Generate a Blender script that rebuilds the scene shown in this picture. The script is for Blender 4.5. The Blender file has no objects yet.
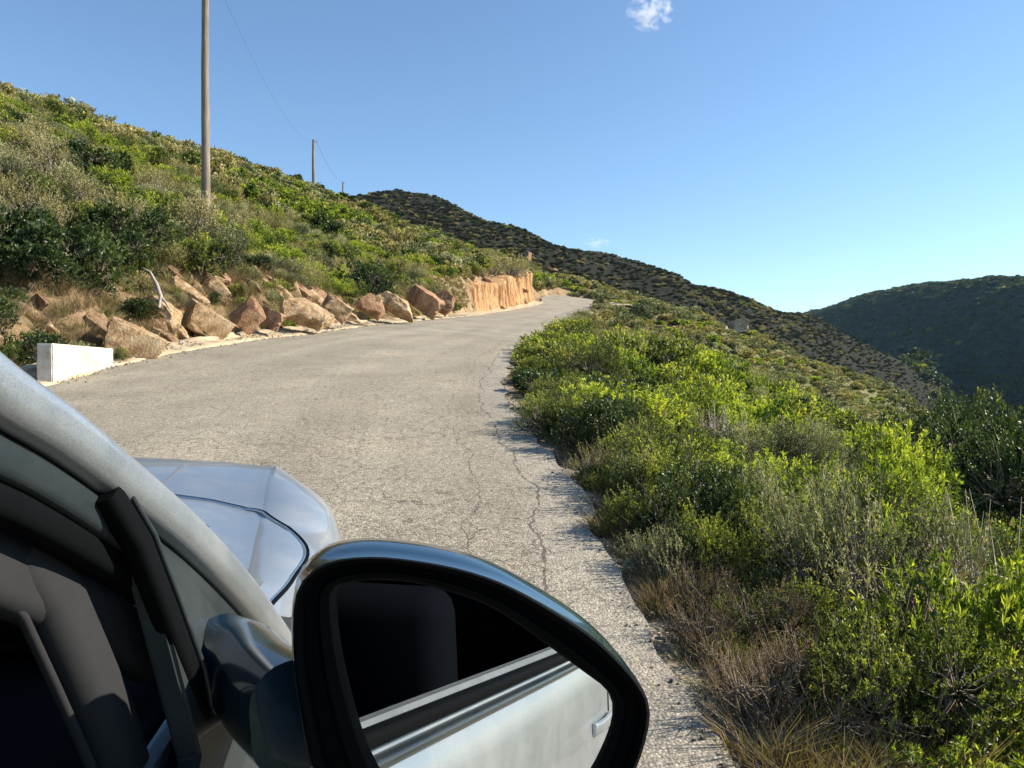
import bpy, bmesh, math, random
import numpy as np
from mathutils import Vector, Matrix, Euler
RAD = math.radians
random.seed(7)
S = bpy.context.scene
col = S.collection
F = 770.0

def W(px, py, y):
    """point seen at pixel px,py at depth y (metres ahead of the camera)"""
    return ((px-512)/F*y, y, (384-py)/F*y)

# ------------------------------------------------------------------ noise
def _hash(ix, iy, seed):
    h = (ix.astype(np.int64)*374761393 + iy.astype(np.int64)*668265263 + seed*1274126177) & 0x7fffffff
    h = ((h ^ (h >> 13))*1274126177) & 0x7fffffff
    h = (h ^ (h >> 16)) & 0xffff
    return h/65535.0
def vnoise(x, y, seed=0):
    ix = np.floor(x); iy = np.floor(y); fx = x-ix; fy = y-iy
    fx = fx*fx*(3-2*fx); fy = fy*fy*(3-2*fy)
    a = _hash(ix, iy, seed); b = _hash(ix+1, iy, seed); c = _hash(ix, iy+1, seed); d = _hash(ix+1, iy+1, seed)
    return (a*(1-fx)+b*fx)*(1-fy) + (c*(1-fx)+d*fx)*fy - 0.5
def fbm(x, y, octv=4, seed=0, gain=.5):
    s = 0; a = 1.0
    for o in range(octv):
        s = s + a*vnoise(x*2**o+17.3*o, y*2**o-9.1*o, seed+o); a *= gain
    return s

# ------------------------------------------------------------------ materials
def newmat(name):
    m = bpy.data.materials.new(name); m.use_nodes = True
    nt = m.node_tree; nt.nodes.clear()
    out = nt.nodes.new('ShaderNodeOutputMaterial')
    return m, nt, out
def N(nt, typ, **kw):
    n = nt.nodes.new(typ)
    for k, v in kw.items():
        if k.startswith('i_'):
            n.inputs[k[2:].replace('_', ' ')].default_value = v
        elif isinstance(k, str): setattr(n, k, v)
    return n
def L(nt, a, b): nt.links.new(a, b)
def ramp(nt, fac, stops, interp='LINEAR'):
    r = nt.nodes.new('ShaderNodeValToRGB'); e = r.color_ramp.elements
    r.color_ramp.interpolation = interp
    while len(e) < len(stops): e.new(0.5)
    for i, (p, c) in enumerate(stops):
        e[i].position = p; e[i].color = (c[0], c[1], c[2], 1) if hasattr(c, '__len__') else (c, c, c, 1)
    if fac is not None: L(nt, fac, r.inputs[0])
    return r
def noise(nt, scale, detail=4, rough=.55, vec=None, dim='3D', dist=0):
    n = nt.nodes.new('ShaderNodeTexNoise'); n.noise_dimensions = dim
    n.inputs['Scale'].default_value = scale; n.inputs['Detail'].default_value = detail
    n.inputs['Roughness'].default_value = rough; n.inputs['Distortion'].default_value = dist
    if vec is not None: L(nt, vec, n.inputs['Vector'])
    return n
def mix(nt, fac, a, b, mode='MIX'):
    m = nt.nodes.new('ShaderNodeMix'); m.data_type = 'RGBA'; m.blend_type = mode
    for s, v in ((m.inputs[0], fac), (m.inputs[6], a), (m.inputs[7], b)):
        if hasattr(v, 'node'): L(nt, v, s)
        else: s.default_value = v if not hasattr(v, '__len__') else (v[0], v[1], v[2], 1)
    return m.outputs[2]
def mth(nt, op, a, b=None, c=None, clamp=False):
    m = nt.nodes.new('ShaderNodeMath'); m.operation = op; m.use_clamp = clamp
    for i, v in enumerate((a, b, c)):
        if v is None: continue
        if hasattr(v, 'node'): L(nt, v, m.inputs[i])
        else: m.inputs[i].default_value = v
    return m.outputs[0]
def bump(nt, h, strength, dist, normal=None):
    b = nt.nodes.new('ShaderNodeBump'); b.inputs['Strength'].default_value = strength; b.inputs['Distance'].default_value = dist
    L(nt, h, b.inputs['Height'])
    if normal is not None: L(nt, normal, b.inputs['Normal'])
    return b.outputs[0]
def pbsdf(nt, out, color, rough=.8, metal=0, normal=None, spec=.5, coat=0):
    p = nt.nodes.new('ShaderNodeBsdfPrincipled')
    if hasattr(color, 'node'): L(nt, color, p.inputs['Base Color'])
    else: p.inputs['Base Color'].default_value = (*color, 1)
    if hasattr(rough, 'node'): L(nt, rough, p.inputs['Roughness'])
    else: p.inputs['Roughness'].default_value = rough
    p.inputs['Metallic'].default_value = metal
    p.inputs['Specular IOR Level'].default_value = spec
    p.inputs['Coat Weight'].default_value = coat
    p.inputs['Coat Roughness'].default_value = .04
    if normal is not None: L(nt, normal, p.inputs['Normal'])
    L(nt, p.outputs[0], out.inputs[0])
    return p
def wpos(nt): return nt.nodes.new('ShaderNodeNewGeometry').outputs['Position']
def opos(nt): return nt.nodes.new('ShaderNodeTexCoord').outputs['Object']
def attr(nt, name): 
    a = nt.nodes.new('ShaderNodeAttribute'); a.attribute_name = name; return a

def m_road():
    m, nt, out = newmat('asphalt')
    P = wpos(nt)
    uv = attr(nt, 'rd')   # x: metres from right edge, y: metres along
    RV = uv.outputs['Vector']
    sep = nt.nodes.new('ShaderNodeSeparateXYZ'); L(nt, RV, sep.inputs[0])
    # aggregate
    v = N(nt, 'ShaderNodeTexVoronoi'); v.inputs['Scale'].default_value = 95; L(nt, P, v.inputs['Vector'])
    v2 = N(nt, 'ShaderNodeTexVoronoi'); v2.inputs['Scale'].default_value = 42; L(nt, P, v2.inputs['Vector'])
    n1 = noise(nt, 25, 5, .7, P)
    stones = ramp(nt, v.outputs['Color'], [(0, (.17, .143, .104)), (.35, (.345, .296, .218)), (.7, (.48, .416, .312)), (1, (.68, .60, .465))])
    st2 = ramp(nt, v2.outputs['Color'], [(0, .62), (.5, .98), (1, 1.4)])
    c = mix(nt, .7, stones.outputs[0], st2.outputs[0], 'MULTIPLY')
    dk = ramp(nt, v.outputs['Distance'], [(.3, 1.0), (.72, .50)])
    c = mix(nt, .8, c, dk.outputs[0], 'MULTIPLY')
    big = noise(nt, .55, 5, .6, P)
    br = ramp(nt, big.outputs[0], [(.3, (.84, .82, .80)), (.52, (1, 1, .99)), (.7, (1.13, 1.09, 1.04))])
    c = mix(nt, 1, c, br.outputs[0], 'MULTIPLY')
    # long wheel-track streaks
    mp = nt.nodes.new('ShaderNodeMapping'); mp.inputs['Scale'].default_value = (1.1, .06, 1); L(nt, RV, mp.inputs[0])
    tr = noise(nt, 1, 3, .5, mp.outputs[0])
    c = mix(nt, 1, c, ramp(nt, tr.outputs[0], [(.3, .85), (.7, 1.13)]).outputs[0], 'MULTIPLY')
    # alligator cracks
    wob = noise(nt, 3.2, 5, .65, P)
    wobv = mix(nt, .10, P, wob.outputs['Color'], 'ADD')
    mp2 = nt.nodes.new('ShaderNodeMapping'); L(nt, mix(nt, .55, RV, wob.outputs['Color'], 'ADD'), mp2.inputs[0]); mp2.inputs['Scale'].default_value = (2.3, .8, 1)
    cr = N(nt, 'ShaderNodeTexVoronoi', feature='DISTANCE_TO_EDGE'); cr.inputs['Scale'].default_value = 1.15; cr.inputs['Randomness'].default_value = 1
    L(nt, mp2.outputs[0], cr.inputs['Vector'])
    mp3 = nt.nodes.new('ShaderNodeMapping'); L(nt, mix(nt, .35, RV, wob.outputs['Color'], 'ADD'), mp3.inputs[0]); mp3.inputs['Scale'].default_value = (4.2, 2.6, 1)
    cr2 = N(nt, 'ShaderNodeTexVoronoi', feature='DISTANCE_TO_EDGE'); cr2.inputs['Scale'].default_value = 1.3
    L(nt, mp3.outputs[0], cr2.inputs['Vector'])
    wmod = noise(nt, 1.7, 3, .6, P)
    line1 = mth(nt, 'LESS_THAN', cr.outputs['Distance'], mth(nt, 'MULTIPLY', mth(nt, 'SUBTRACT', wmod.outputs[0], .45), .032))
    area = noise(nt, .5, 3, .6, P)
    side = ramp(nt, mth(nt, 'MULTIPLY', sep.outputs[0], .1), [(.1, .05), (.36, .0)])
    th2 = mth(nt, 'ADD', mth(nt, 'MULTIPLY', mth(nt, 'SUBTRACT', area.outputs[0], .52), .16), mth(nt, 'MULTIPLY', side.outputs[0], .32))
    line2 = mth(nt, 'LESS_THAN', cr2.outputs['Distance'], mth(nt, 'MINIMUM', th2, .011))
    # long longitudinal joint cracks near the right edge
    def lcrack(off, amp, w, sc):
        mpn = nt.nodes.new('ShaderNodeMapping'); mpn.inputs['Scale'].default_value = (0, sc, 0); L(nt, RV, mpn.inputs[0])
        mpn.inputs['Location'].default_value = (off*7, 0, 0)
        nn = noise(nt, 1, 5, .68, mpn.outputs[0])
        x = mth(nt, 'SUBTRACT', mth(nt, 'SUBTRACT', sep.outputs[0], off), mth(nt, 'MULTIPLY', mth(nt, 'SUBTRACT', nn.outputs[0], .5), amp))
        wn = noise(nt, 6, 3, .7, P)
        return mth(nt, 'LESS_THAN', mth(nt, 'ABSOLUTE', x), mth(nt, 'MULTIPLY', mth(nt, 'SUBTRACT', wn.outputs[0], .28), w))
    l1 = lcrack(.36, .26, .034, 1.4); l2 = lcrack(.74, .32, .017, .9); l3 = lcrack(1.7, .7, .012, .8); l4 = lcrack(2.9, .8, .005, .5)
    cm = mth(nt, 'MAXIMUM', mth(nt, 'MAXIMUM', line1, line2), mth(nt, 'MAXIMUM', mth(nt, 'MAXIMUM', l1, l2), mth(nt, 'MAXIMUM', l3, l4)))
    c = mix(nt, mth(nt, 'MULTIPLY', cm, .75), c, (.07, .06, .047))
    # worn pale cement haunch along the right edge
    en = noise(nt, 2.5, 5, .7, P)
    e = mth(nt, 'ADD', sep.outputs[0], mth(nt, 'MULTIPLY', mth(nt, 'SUBTRACT', en.outputs[0], .5), .3))
    em = ramp(nt, e, [(.30, 1), (.48, 0)])
    ec = ramp(nt, n1.outputs[0], [(.3, (.22, .20, .165)), (.5, (.40, .37, .32)), (.7, (.56, .53, .47))])
    c = mix(nt, mth(nt, 'MULTIPLY', em.outputs[0], mth(nt, 'SUBTRACT', .2, mth(nt, 'MULTIPLY', cm, .2))), c, ec.outputs[0])
    h = mth(nt, 'SUBTRACT', mth(nt, 'ADD', mth(nt, 'MULTIPLY', v.outputs['Distance'], -.5), mth(nt, 'MULTIPLY', n1.outputs[0], .8)), mth(nt, 'MULTIPLY', cm, 1.6))
    pbsdf(nt, out, c, .85, normal=bump(nt, h, .9, .008), spec=.3)
    return m

def m_ground():
    m, nt, out = newmat('hillside_soil')
    P = wpos(nt)
    z = attr(nt, 'zone')
    n1 = noise(nt, .5, 6, .65, P); n2 = noise(nt, 4, 6, .7, P); n3 = noise(nt, .045, 5, .6, P)
    soil = ramp(nt, n2.outputs[0], [(.3, (.12, .075, .04)), (.5, (.27, .18, .10)), (.72, (.42, .31, .2))])
    grass = ramp(nt, n2.outputs[0], [(.3, (.045, .055, .018)), (.55, (.10, .12, .035)), (.75, (.20, .19, .08))])
    c = mix(nt, ramp(nt, n1.outputs[0], [(.42, 0), (.6, 1)]).outputs[0], grass.outputs[0], soil.outputs[0])
    burnt = ramp(nt, n1.outputs[0], [(.3, (.010, .012, .006)), (.48, (.016, .017, .009)), (.60, (.022, .021, .012)), (.70, (.042, .034, .021)), (.78, (.028, .032, .014))])
    sp = nt.nodes.new('ShaderNodeSeparateXYZ'); L(nt, z.outputs['Vector'], sp.inputs[0])
    c = mix(nt, sp.outputs[0], c, burnt.outputs[0])
    lush = ramp(nt, n1.outputs[0], [(.3, (.11, .12, .045)), (.5, (.19, .185, .08)), (.7, (.29, .26, .15))])
    c = mix(nt, sp.outputs[1], c, lush.outputs[0])
    dark = ramp(nt, n3.outputs[0], [(.3, (.008, .022, .017)), (.6, (.014, .030, .021)), (.78, (.04, .05, .028))])  # far hill soil: its shade is put into the colour, dark blue-green
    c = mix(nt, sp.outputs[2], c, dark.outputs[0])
    n4 = noise(nt, 1.6, 8, .72, P, dist=.5)
    ochre = ramp(nt, n4.outputs[0], [(.32, (.06, .036, .02)), (.43, (.24, .15, .08)), (.54, (.44, .29, .165)), (.68, (.60, .45, .29))])
    bk = attr(nt, 'bank')
    c = mix(nt, mth(nt, 'MULTIPLY', bk.outputs['Fac'], ramp(nt, n1.outputs[0], [(.35, .95), (.62, .45)]).outputs[0]), c, ochre.outputs[0])
    pbsdf(nt, out, c, .95, normal=bump(nt, mth(nt, 'ADD', n2.outputs[0], n4.outputs[0]), .9, .2), spec=.15)
    return m

def m_verge():
    m, nt, out = newmat('verge_gravel')
    P = wpos(nt)
    v = N(nt, 'ShaderNodeTexVoronoi'); v.inputs['Scale'].default_value = 40; L(nt, P, v.inputs['Vector'])
    n2 = noise(nt, 5, 6, .7, P)
    c = ramp(nt, n2.outputs[0], [(.3, (.13, .095, .055)), (.5, (.29, .23, .155)), (.7, (.46, .40, .31))])
    c = mix(nt, .7, c.outputs[0], ramp(nt, v.outputs['Color'], [(0, .6), (1, 1.35)]).outputs[0], 'MULTIPLY')
    pbsdf(nt, out, c, .95, normal=bump(nt, v.outputs['Distance'], .8, .02), spec=.15)
    return m

def m_cement(name, base, dirt, sc=3):
    m, nt, out = newmat(name)
    P = wpos(nt)
    n = noise(nt, sc, 6, .7, P); n2 = noise(nt, sc*9, 4, .7, P)
    c = mix(nt, ramp(nt, n.outputs[0], [(.42, 0), (.72, 1)]).outputs[0], base, dirt)
    c = mix(nt, .5, c, ramp(nt, n2.outputs[0], [(.3, .7), (.6, 1.1)]).outputs[0], 'MULTIPLY')
    pbsdf(nt, out, c, .9, normal=bump(nt, mth(nt, 'ADD', n.outputs[0], mth(nt, 'MULTIPLY', n2.outputs[0], .3)), .5, .03), spec=.2)
    return m

def m_rock(name, c0, c1, c2, stretch=(1, 1, 1), sc=1.6):
    m, nt, out = newmat(name)
    P = opos(nt)
    mp = nt.nodes.new('ShaderNodeMapping'); mp.inputs['Scale'].default_value = stretch; L(nt, P, mp.inputs[0])
    n = noise(nt, sc, 8, .68, mp.outputs[0], dist=.4); n2 = noise(nt, sc*6, 5, .7, mp.outputs[0])
    c = ramp(nt, n.outputs[0], [(.3, c0), (.5, c1), (.68, c2)])
    vr = N(nt, 'ShaderNodeTexVoronoi', feature='DISTANCE_TO_EDGE'); vr.inputs['Scale'].default_value = sc*1.6
    L(nt, mix(nt, .35, mp.outputs[0], n.outputs['Color'], 'ADD'), vr.inputs['Vector'])
    ck = ramp(nt, vr.outputs['Distance'], [(0, .45), (.02, 1)])
    c = mix(nt, .75, c.outputs[0], ck.outputs[0], 'MULTIPLY')
    c = mix(nt, .55, c, ramp(nt, n2.outputs[0], [(.3, .6), (.65, 1.2)]).outputs[0], 'MULTIPLY')
    ri = nt.nodes.new('ShaderNodeObjectInfo')
    c = mix(nt, 1, c, ramp(nt, ri.outputs['Random'], [(0, (.75, .73, .72)), (.5, (1, .98, .95)), (1, (1.15, 1.12, 1.1))]).outputs[0], 'MULTIPLY')
    h = mth(nt, 'ADD', mth(nt, 'ADD', n.outputs[0], mth(nt, 'MULTIPLY', n2.outputs[0], .35)), mth(nt, 'MULTIPLY', ck.outputs[0], .2))
    pbsdf(nt, out, c, .92, normal=bump(nt, h, 1, .12), spec=.2)
    return m

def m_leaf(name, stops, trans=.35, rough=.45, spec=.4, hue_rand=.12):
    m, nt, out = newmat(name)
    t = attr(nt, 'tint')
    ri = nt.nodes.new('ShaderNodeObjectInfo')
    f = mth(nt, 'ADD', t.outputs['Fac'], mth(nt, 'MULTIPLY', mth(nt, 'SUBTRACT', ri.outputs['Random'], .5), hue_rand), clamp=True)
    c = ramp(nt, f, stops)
    p = nt.nodes.new('ShaderNodeBsdfPrincipled'); L(nt, c.outputs[0], p.inputs['Base Color'])
    p.inputs['Roughness'].default_value = rough; p.inputs['Specular IOR Level'].default_value = spec
    tr = nt.nodes.new('ShaderNodeBsdfTranslucent')
    L(nt, mix(nt, 1, c.outputs[0], (1.75, 1.7, .55), 'MULTIPLY'), tr.inputs[0])
    ms = nt.nodes.new('ShaderNodeMixShader'); ms.inputs[0].default_value = trans
    L(nt, p.outputs[0], ms.inputs[1]); L(nt, tr.outputs[0], ms.inputs[2]); L(nt, ms.outputs[0], out.inputs[0])
    return m
def m_bark(name, c0, c1, sc=30):
    m, nt, out = newmat(name)
    n = noise(nt, sc, 4, .6, opos(nt))
    c = ramp(nt, n.outputs[0], [(.3, c0), (.7, c1)])
    pbsdf(nt, out, c.outputs[0], .9, spec=.2)
    return m
def m_pole():
    m, nt, out = newmat('weathered_pole_wood')
    mp = nt.nodes.new('ShaderNodeMapping'); mp.inputs['Scale'].default_value = (14, 14, .5); L(nt, opos(nt), mp.inputs[0])
    n = noise(nt, 1.5, 7, .7, mp.outputs[0]); n2 = noise(nt, .8, 3, .6, opos(nt))
    c = ramp(nt, n.outputs[0], [(.3, (.12, .09, .065)), (.5, (.27, .215, .165)), (.7, (.42, .35, .28))])
    c = mix(nt, .6, c.outputs[0], ramp(nt, n2.outputs[0], [(.35, .65), (.65, 1.15)]).outputs[0], 'MULTIPLY')
    pbsdf(nt, out, c, .85, normal=bump(nt, n.outputs[0], .7, .02), spec=.2)
    return m
def m_plain(name, c, rough=.5, metal=0, spec=.5, coat=0):
    m, nt, out = newmat(name)
    n = noise(nt, 60, 3, .6, opos(nt))
    pbsdf(nt, out, mix(nt, .25, c, ramp(nt, n.outputs[0], [(.3, .8), (.7, 1.15)]).outputs[0], 'MULTIPLY'), rough, metal, spec=spec, coat=coat)
    return m

M = {}
M['road'] = m_road(); M['ground'] = m_ground(); M['verge'] = m_verge()
M['kerb'] = m_cement('pale_sandy_cement', (.52, .42, .275), (.34, .235, .125))
M['block'] = m_cement('whitewashed_concrete', (.64, .615, .56), (.36, .27, .16), 3.4)
M['rock'] = m_rock('ochre_rock', (.22, .125, .06), (.50, .34, .19), (.66, .52, .34), (1.2, 1, .95), 2.1)
M['rock_red'] = m_rock('reddish_rock', (.16, .08, .045), (.36, .21, .12), (.52, .36, .23), (1, 1.3, .9), 2.1)
M['rock_cut'] = m_rock('orange_cut_rock', (.26, .125, .05), (.50, .29, .135), (.60, .42, .24), (1.4, 1.4, .22), 1.5)
M['grit'] = m_rock('road_grit', (.24, .20, .15), (.40, .35, .28), (.55, .50, .42))
M['rock_grey'] = m_rock('grey_rock', (.17, .14, .11), (.33, .29, .23), (.48, .43, .36))
M['leaf_mastic'] = m_leaf('mastic_leaves', [(0, (0.023, 0.039, 0.014)), (.38, (0.068, 0.096, 0.029)), (.70, (0.189, 0.227, 0.057)), (1, (0.494, 0.494, 0.108))], spec=.25)
M['leaf_lime'] = m_leaf('lime_leaves', [(0, (0.034, 0.061, 0.015)), (.4, (0.107, 0.158, 0.030)), (.75, (0.246, 0.316, 0.050)), (1, (0.425, 0.464, 0.090))], .42, spec=.25)
M['leaf_grey'] = m_leaf('grey_green_leaves', [(0, (0.052, 0.063, 0.037)), (.4, (0.121, 0.138, 0.074)), (.75, (0.276, 0.287, 0.153)), (1, (0.483, 0.471, 0.275))], .2, .7, .2)
M['leaf_dark'] = m_leaf('dark_leaves', [(0, (.014, .028, .010)), (.5, (.035, .062, .018)), (.85, (.07, .11, .028)), (1, (.14, .17, .05))], .25)
M['leaf_dry'] = m_leaf('dry_leaves', [(0, (.09, .06, .035)), (.4, (.20, .15, .09)), (.75, (.36, .285, .175)), (1, (.50, .42, .28))], .25, .8, .15)
M['leaf_olive'] = m_leaf('olive_leaves', [(0, (0.078, 0.074, 0.033)), (.4, (0.180, 0.174, 0.072)), (.75, (0.336, 0.300, 0.144)), (1, (0.528, 0.456, 0.254))], .25, .7, .2)
M['leaf_burnt'] = m_leaf('burnt_scrub_leaves', [(0, (.014, .013, .008)), (.4, (.036, .032, .018)), (.75, (.07, .062, .034)), (1, (.14, .115, .07))], .1, .9, .1)
M['bark'] = m_bark('grey_brown_bark', (.12, .09, .065), (.34, .28, .21))
M['bark_pale'] = m_bark('pale_twigs', (.24, .20, .16), (.52, .47, .40))
M['pole'] = m_pole()
M['wire'] = m_plain('dark_cable', (.08, .085, .09), .6)

# ------------------------------------------------------------------ object helpers
def tag(o, label=None, cat=None, group=None, kind=None):
    if label: o['label'] = label
    if cat: o['category'] = cat
    if group: o['group'] = group
    if kind: o['kind'] = kind
    return o
def empty(name, loc=(0, 0, 0), rot=(0, 0, 0), scale=(1, 1, 1)):
    o = bpy.data.objects.new(name, None); col.objects.link(o)
    o.location = loc; o.rotation_euler = rot; o.scale = scale; o.empty_display_size = .2
    return o
def mesh_np(name, V, Q, mat, smooth=False, quads=True, attrs=None):
    me = bpy.data.meshes.new(name)
    V = np.asarray(V, dtype=np.float32); Q = np.asarray(Q, dtype=np.int32)
    k = Q.shape[1]
    me.vertices.add(len(V)); me.vertices.foreach_set('co', V.ravel())
    me.loops.add(Q.size); me.loops.foreach_set('vertex_index', Q.ravel())
    me.polygons.add(len(Q)); me.polygons.foreach_set('loop_start', np.arange(0, Q.size, k, dtype=np.int32))
    me.polygons.foreach_set('loop_total', np.full(len(Q), k, dtype=np.int32))
    if smooth: me.polygons.foreach_set('use_smooth', np.ones(len(Q), dtype=bool))
    if attrs:
        for an, (dom, typ, data) in attrs.items():
            a = me.attributes.new(an, typ, dom)
            a.data.foreach_set('vector' if typ == 'FLOAT_VECTOR' else 'value', np.asarray(data, dtype=np.float32).ravel())
    if mat: me.materials.append(mat)
    me.update(); me.validate()
    return me
def link(name, me, parent=None):
    o = bpy.data.objects.new(name, me); col.objects.link(o)
    if parent: o.parent = parent
    return o

# ------------------------------------------------------------------ road
Rp = [(6.86,-60,None),(3.86,-30,None),(1.86,-10,None),(.64,2.2,None),(.26,6,None),(-.1,9.6,None),(-.25,13,None),(-.2,16.2,None),(-.02,19.2,None),
      (.3,22.5,None),(.72,26,None),(1.65,35,None),(2.87,47,None),(5.06,60,5.45),(7.4,72,7.1),(10,84,8.7),(13.2,91,9.5),(15,93,9.4),(16.5,94.2,9.0)]
Lp = [(-.08,-60,None),(-3.08,-30,None),(-5.08,-10,None),(-6.3,2.2,None),(-6.68,6,None),(-6.98,9.6,.02),(-7.28,12.6,.06),(-7.5,15,.13),(-7.3,17.8,.22),
      (-6.9,20.3,.28),(-6.42,23.6,.3),(-5.9,33,.3),(-4.3,42.5,.3),(-2.7,52.2,.3),(.4,65,(6.35,)),(2.7,75,(7.85,)),(3.6,88,(9.95,)),(5.6,95,(11.0,)),(8.6,98.6,(10.9,))]
def rz(y): return -1.35+.109*y
RP = np.array([(x, y, rz(y) if z is None else z) for x, y, z in Rp])
LP_ = np.array([(x, y, (rz(y) if z is None else (z[0] if isinstance(z, tuple) else rz(y)+z))) for x, y, z in Lp])
def catmull(P, n):
    out = []
    P = np.vstack([2*P[0]-P[1], P, 2*P[-1]-P[-2]])
    for i in range(1, len(P)-2):
        p0, p1, p2, p3 = P[i-1:i+3]
        # non-uniform (centripetal) tangents to avoid overshoot
        d01 = max(np.linalg.norm(p1-p0), 1e-3)**.5; d12 = np.linalg.norm(p2-p1)**.5; d23 = max(np.linalg.norm(p3-p2), 1e-3)**.5
        m1 = (p2-p1)+d12*((p1-p0)/d01-(p2-p0)/(d01+d12)); m2 = (p2-p1)+d12*((p3-p2)/d23-(p3-p1)/(d12+d23))
        for t in np.linspace(0, 1, n, endpoint=False):
            out.append((2*t**3-3*t**2+1)*p1+(t**3-2*t**2+t)*m1+(-2*t**3+3*t**2)*p2+(t**3-t**2)*m2)
    out.append(P[-2]); return np.array(out)
NS = 14
RE = catmull(RP, NS); LE = catmull(LP_, NS)
CE = (RE+LE)/2
def road_frame(x, y):
    """returns u (-1 left edge .. 1 right edge, linear beyond), dist beyond edge (negative inside, signed by side), z of road surface, s idx"""
    shp = np.shape(x); x = np.ravel(x).astype(float); y = np.ravel(y).astype(float)
    out_d = np.empty(len(x)); out_z = np.empty(len(x)); out_side = np.empty(len(x)); out_s = np.empty(len(x))
    for a in range(0, len(x), 20000):
        X = x[a:a+20000, None]; Y = y[a:a+20000, None]
        best = np.full(X.shape[0], 1e9); bs = np.zeros(X.shape[0], int)
        for E, sd in ((LE, -1), (RE, 1)):
            P0 = E[:-1, :2]; D = E[1:, :2]-P0; l2 = (D**2).sum(1)
            t = np.clip(((X-P0[:, 0])*D[:, 0]+(Y-P0[:, 1])*D[:, 1])/l2, 0, 1)
            dx = X-(P0[:, 0]+t*D[:, 0]); dy = Y-(P0[:, 1]+t*D[:, 1])
            d2 = dx*dx+dy*dy; k = d2.argmin(1); r = np.arange(len(k))
            d = np.sqrt(d2[r, k]); cr = D[k, 0]*dy[r, k]-D[k, 1]*dx[r, k]    # >0: left of the edge
            outside = cr > 0 if sd < 0 else cr < 0
            tk = t[r, k]; atend = ((k == len(P0)-1) & (tk >= 1)) | ((k == 0) & (tk <= 0))
            sdist = np.where(outside | atend, d, -d)
            z = E[k, 2]+t[r, k]*(E[k+1, 2]-E[k, 2])
            if sd < 0: dL, zL, kL = sdist, z, k+t[r, k]
            else: dR, zR, kR = sdist, z, k+t[r, k]
        inside = (dL < 0) & (dR < 0)
        left = dL > dR
        wL = np.clip(-dR, 0, None); wR = np.clip(-dL, 0, None); w = wL/(wL+wR+1e-6)
        zin = zL*w+zR*(1-w)
        out_z[a:a+20000] = np.where(inside, zin, np.where(left, zL, zR))
        out_d[a:a+20000] = np.where(left, dL, dR)
        out_side[a:a+20000] = np.where(left, -1, 1)
        out_s[a:a+20000] = np.where(left, kL, kR)
    return out_d.reshape(shp), out_side.reshape(shp), out_z.reshape(shp), out_s.reshape(shp)

# ------------------------------------------------------------------ terrain: control points + multiquadric interpolation
CP = []
def cp(px, py, y, dz=0): p = W(px, py, y); CP.append((p[0], p[1], p[2]+dz))
# left hill skyline (ground is about a shrub below what is seen)
for px, py, y in ((-60, 62, 46), (0, 85, 50), (60, 98, 53), (130, 125, 60), (205, 150, 70), (250, 165, 80), (310, 184, 90), (345, 202, 98)): cp(px, py, y, -1.1)
CP += [(-13.3, 20, 4.9), (-17, 20, 7.3), (-12.6, 30, 6.2), (-22, 40, 12.2), (-12.5, 40, 6.6), (-17, 50, 11), (-14.5, 14, 4.5), (-20, 12, 7.4), (-24, 26, 11.5),
       (-11, 60, 10.8), (-10, 75, 13.4), (-15, 85, 17.5), (-9.5, 50, 7.6), (-7, 67, 11.2)]
for px, py, y in ((400, 238, 82), (440, 250, 78), (470, 262, 76), (505, 276, 75)): cp(px, py, y, -.9)
CP += [(-.5, 79, 11.2), (.8, 90, 12.4), (-12, 100, 19), (1, 100, 14), (4, 108, 14.2), (-3, 110, 17)]
# behind the left ridge
CP += [(-60, 46, 24), (-60, 80, 26), (-50, 110, 27), (-70, 10, 22), (-100, 60, 28), (-30, 112, 25), (-60, 150, 30), (-140, 0, 30), (-150, 150, 40), (-45, -20, 15), (-30, 0, 10)]
# right slope (relative to the road edge)
for y0 in (-50, -25, -8, 0, 4, 8, 12, 17, 24, 32, 42, 54):
    z = rz(y0); xr = np.interp(y0, RP[:, 1], RP[:, 0])
    for lat, dz in ((1.2, -.3), (3, -.95), (6, -2.0), (11, -3.9), (20, -8.2), (38, -17), (70, -33)):
        if y0 > 30 and lat > 30: continue
        CP.append((xr+lat, y0+lat*.08, z+dz))
for y0 in (-50, -25, -8, 0, 6, 11):
    z = rz(y0); xl = np.interp(y0, LP_[:, 1], LP_[:, 0])
    for lat, dz in ((1.6, .5), (4, 2.0), (8, 4.2), (14, 7.5)):
        CP.append((xl-lat, y0, z+dz))
for y0 in (53, 58, 63, 68, 73, 78):
    xl = np.interp(y0, LE[:, 1], LE[:, 0]); z = np.interp(y0, LE[:, 1], LE[:, 2]); CP.append((xl-1.9, y0+1.3, z+2.9))
for y0, z in ((16, 0.6), (22, 1.5), (32, 2.4), (44, 3.8)):
    xl = np.interp(y0, LE[:, 1], LE[:, 0])
    CP.append((xl-2.4, y0+.5, z+1.35)); CP.append((xl-4.5, y0+1, z+2.65))
# spur below the road's continuation
for px, py, y in ((625, 302, 98), (655, 304, 103), (690, 309, 112), (735, 320, 120), (790, 346, 130), (850, 373, 140), (930, 416, 150), (1000, 450, 160)): cp(px, py, y, -.7)
for px, py, y in ((660, 345, 75), (700, 350, 85), (650, 370, 60), (750, 380, 75), (800, 380, 100), (850, 415, 90), (900, 420, 120), (700, 400, 50), (800, 440, 60), (900, 470, 60), (980, 470, 90)): cp(px, py, y, -.7)
CP += [(20, 113, 10.9), (32, 118, 8.8), (40, 140, 6.0), (60, 160, 0.5), (82, 172, -8), (14, 118, 13.3), (95, 190, -14)]
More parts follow.
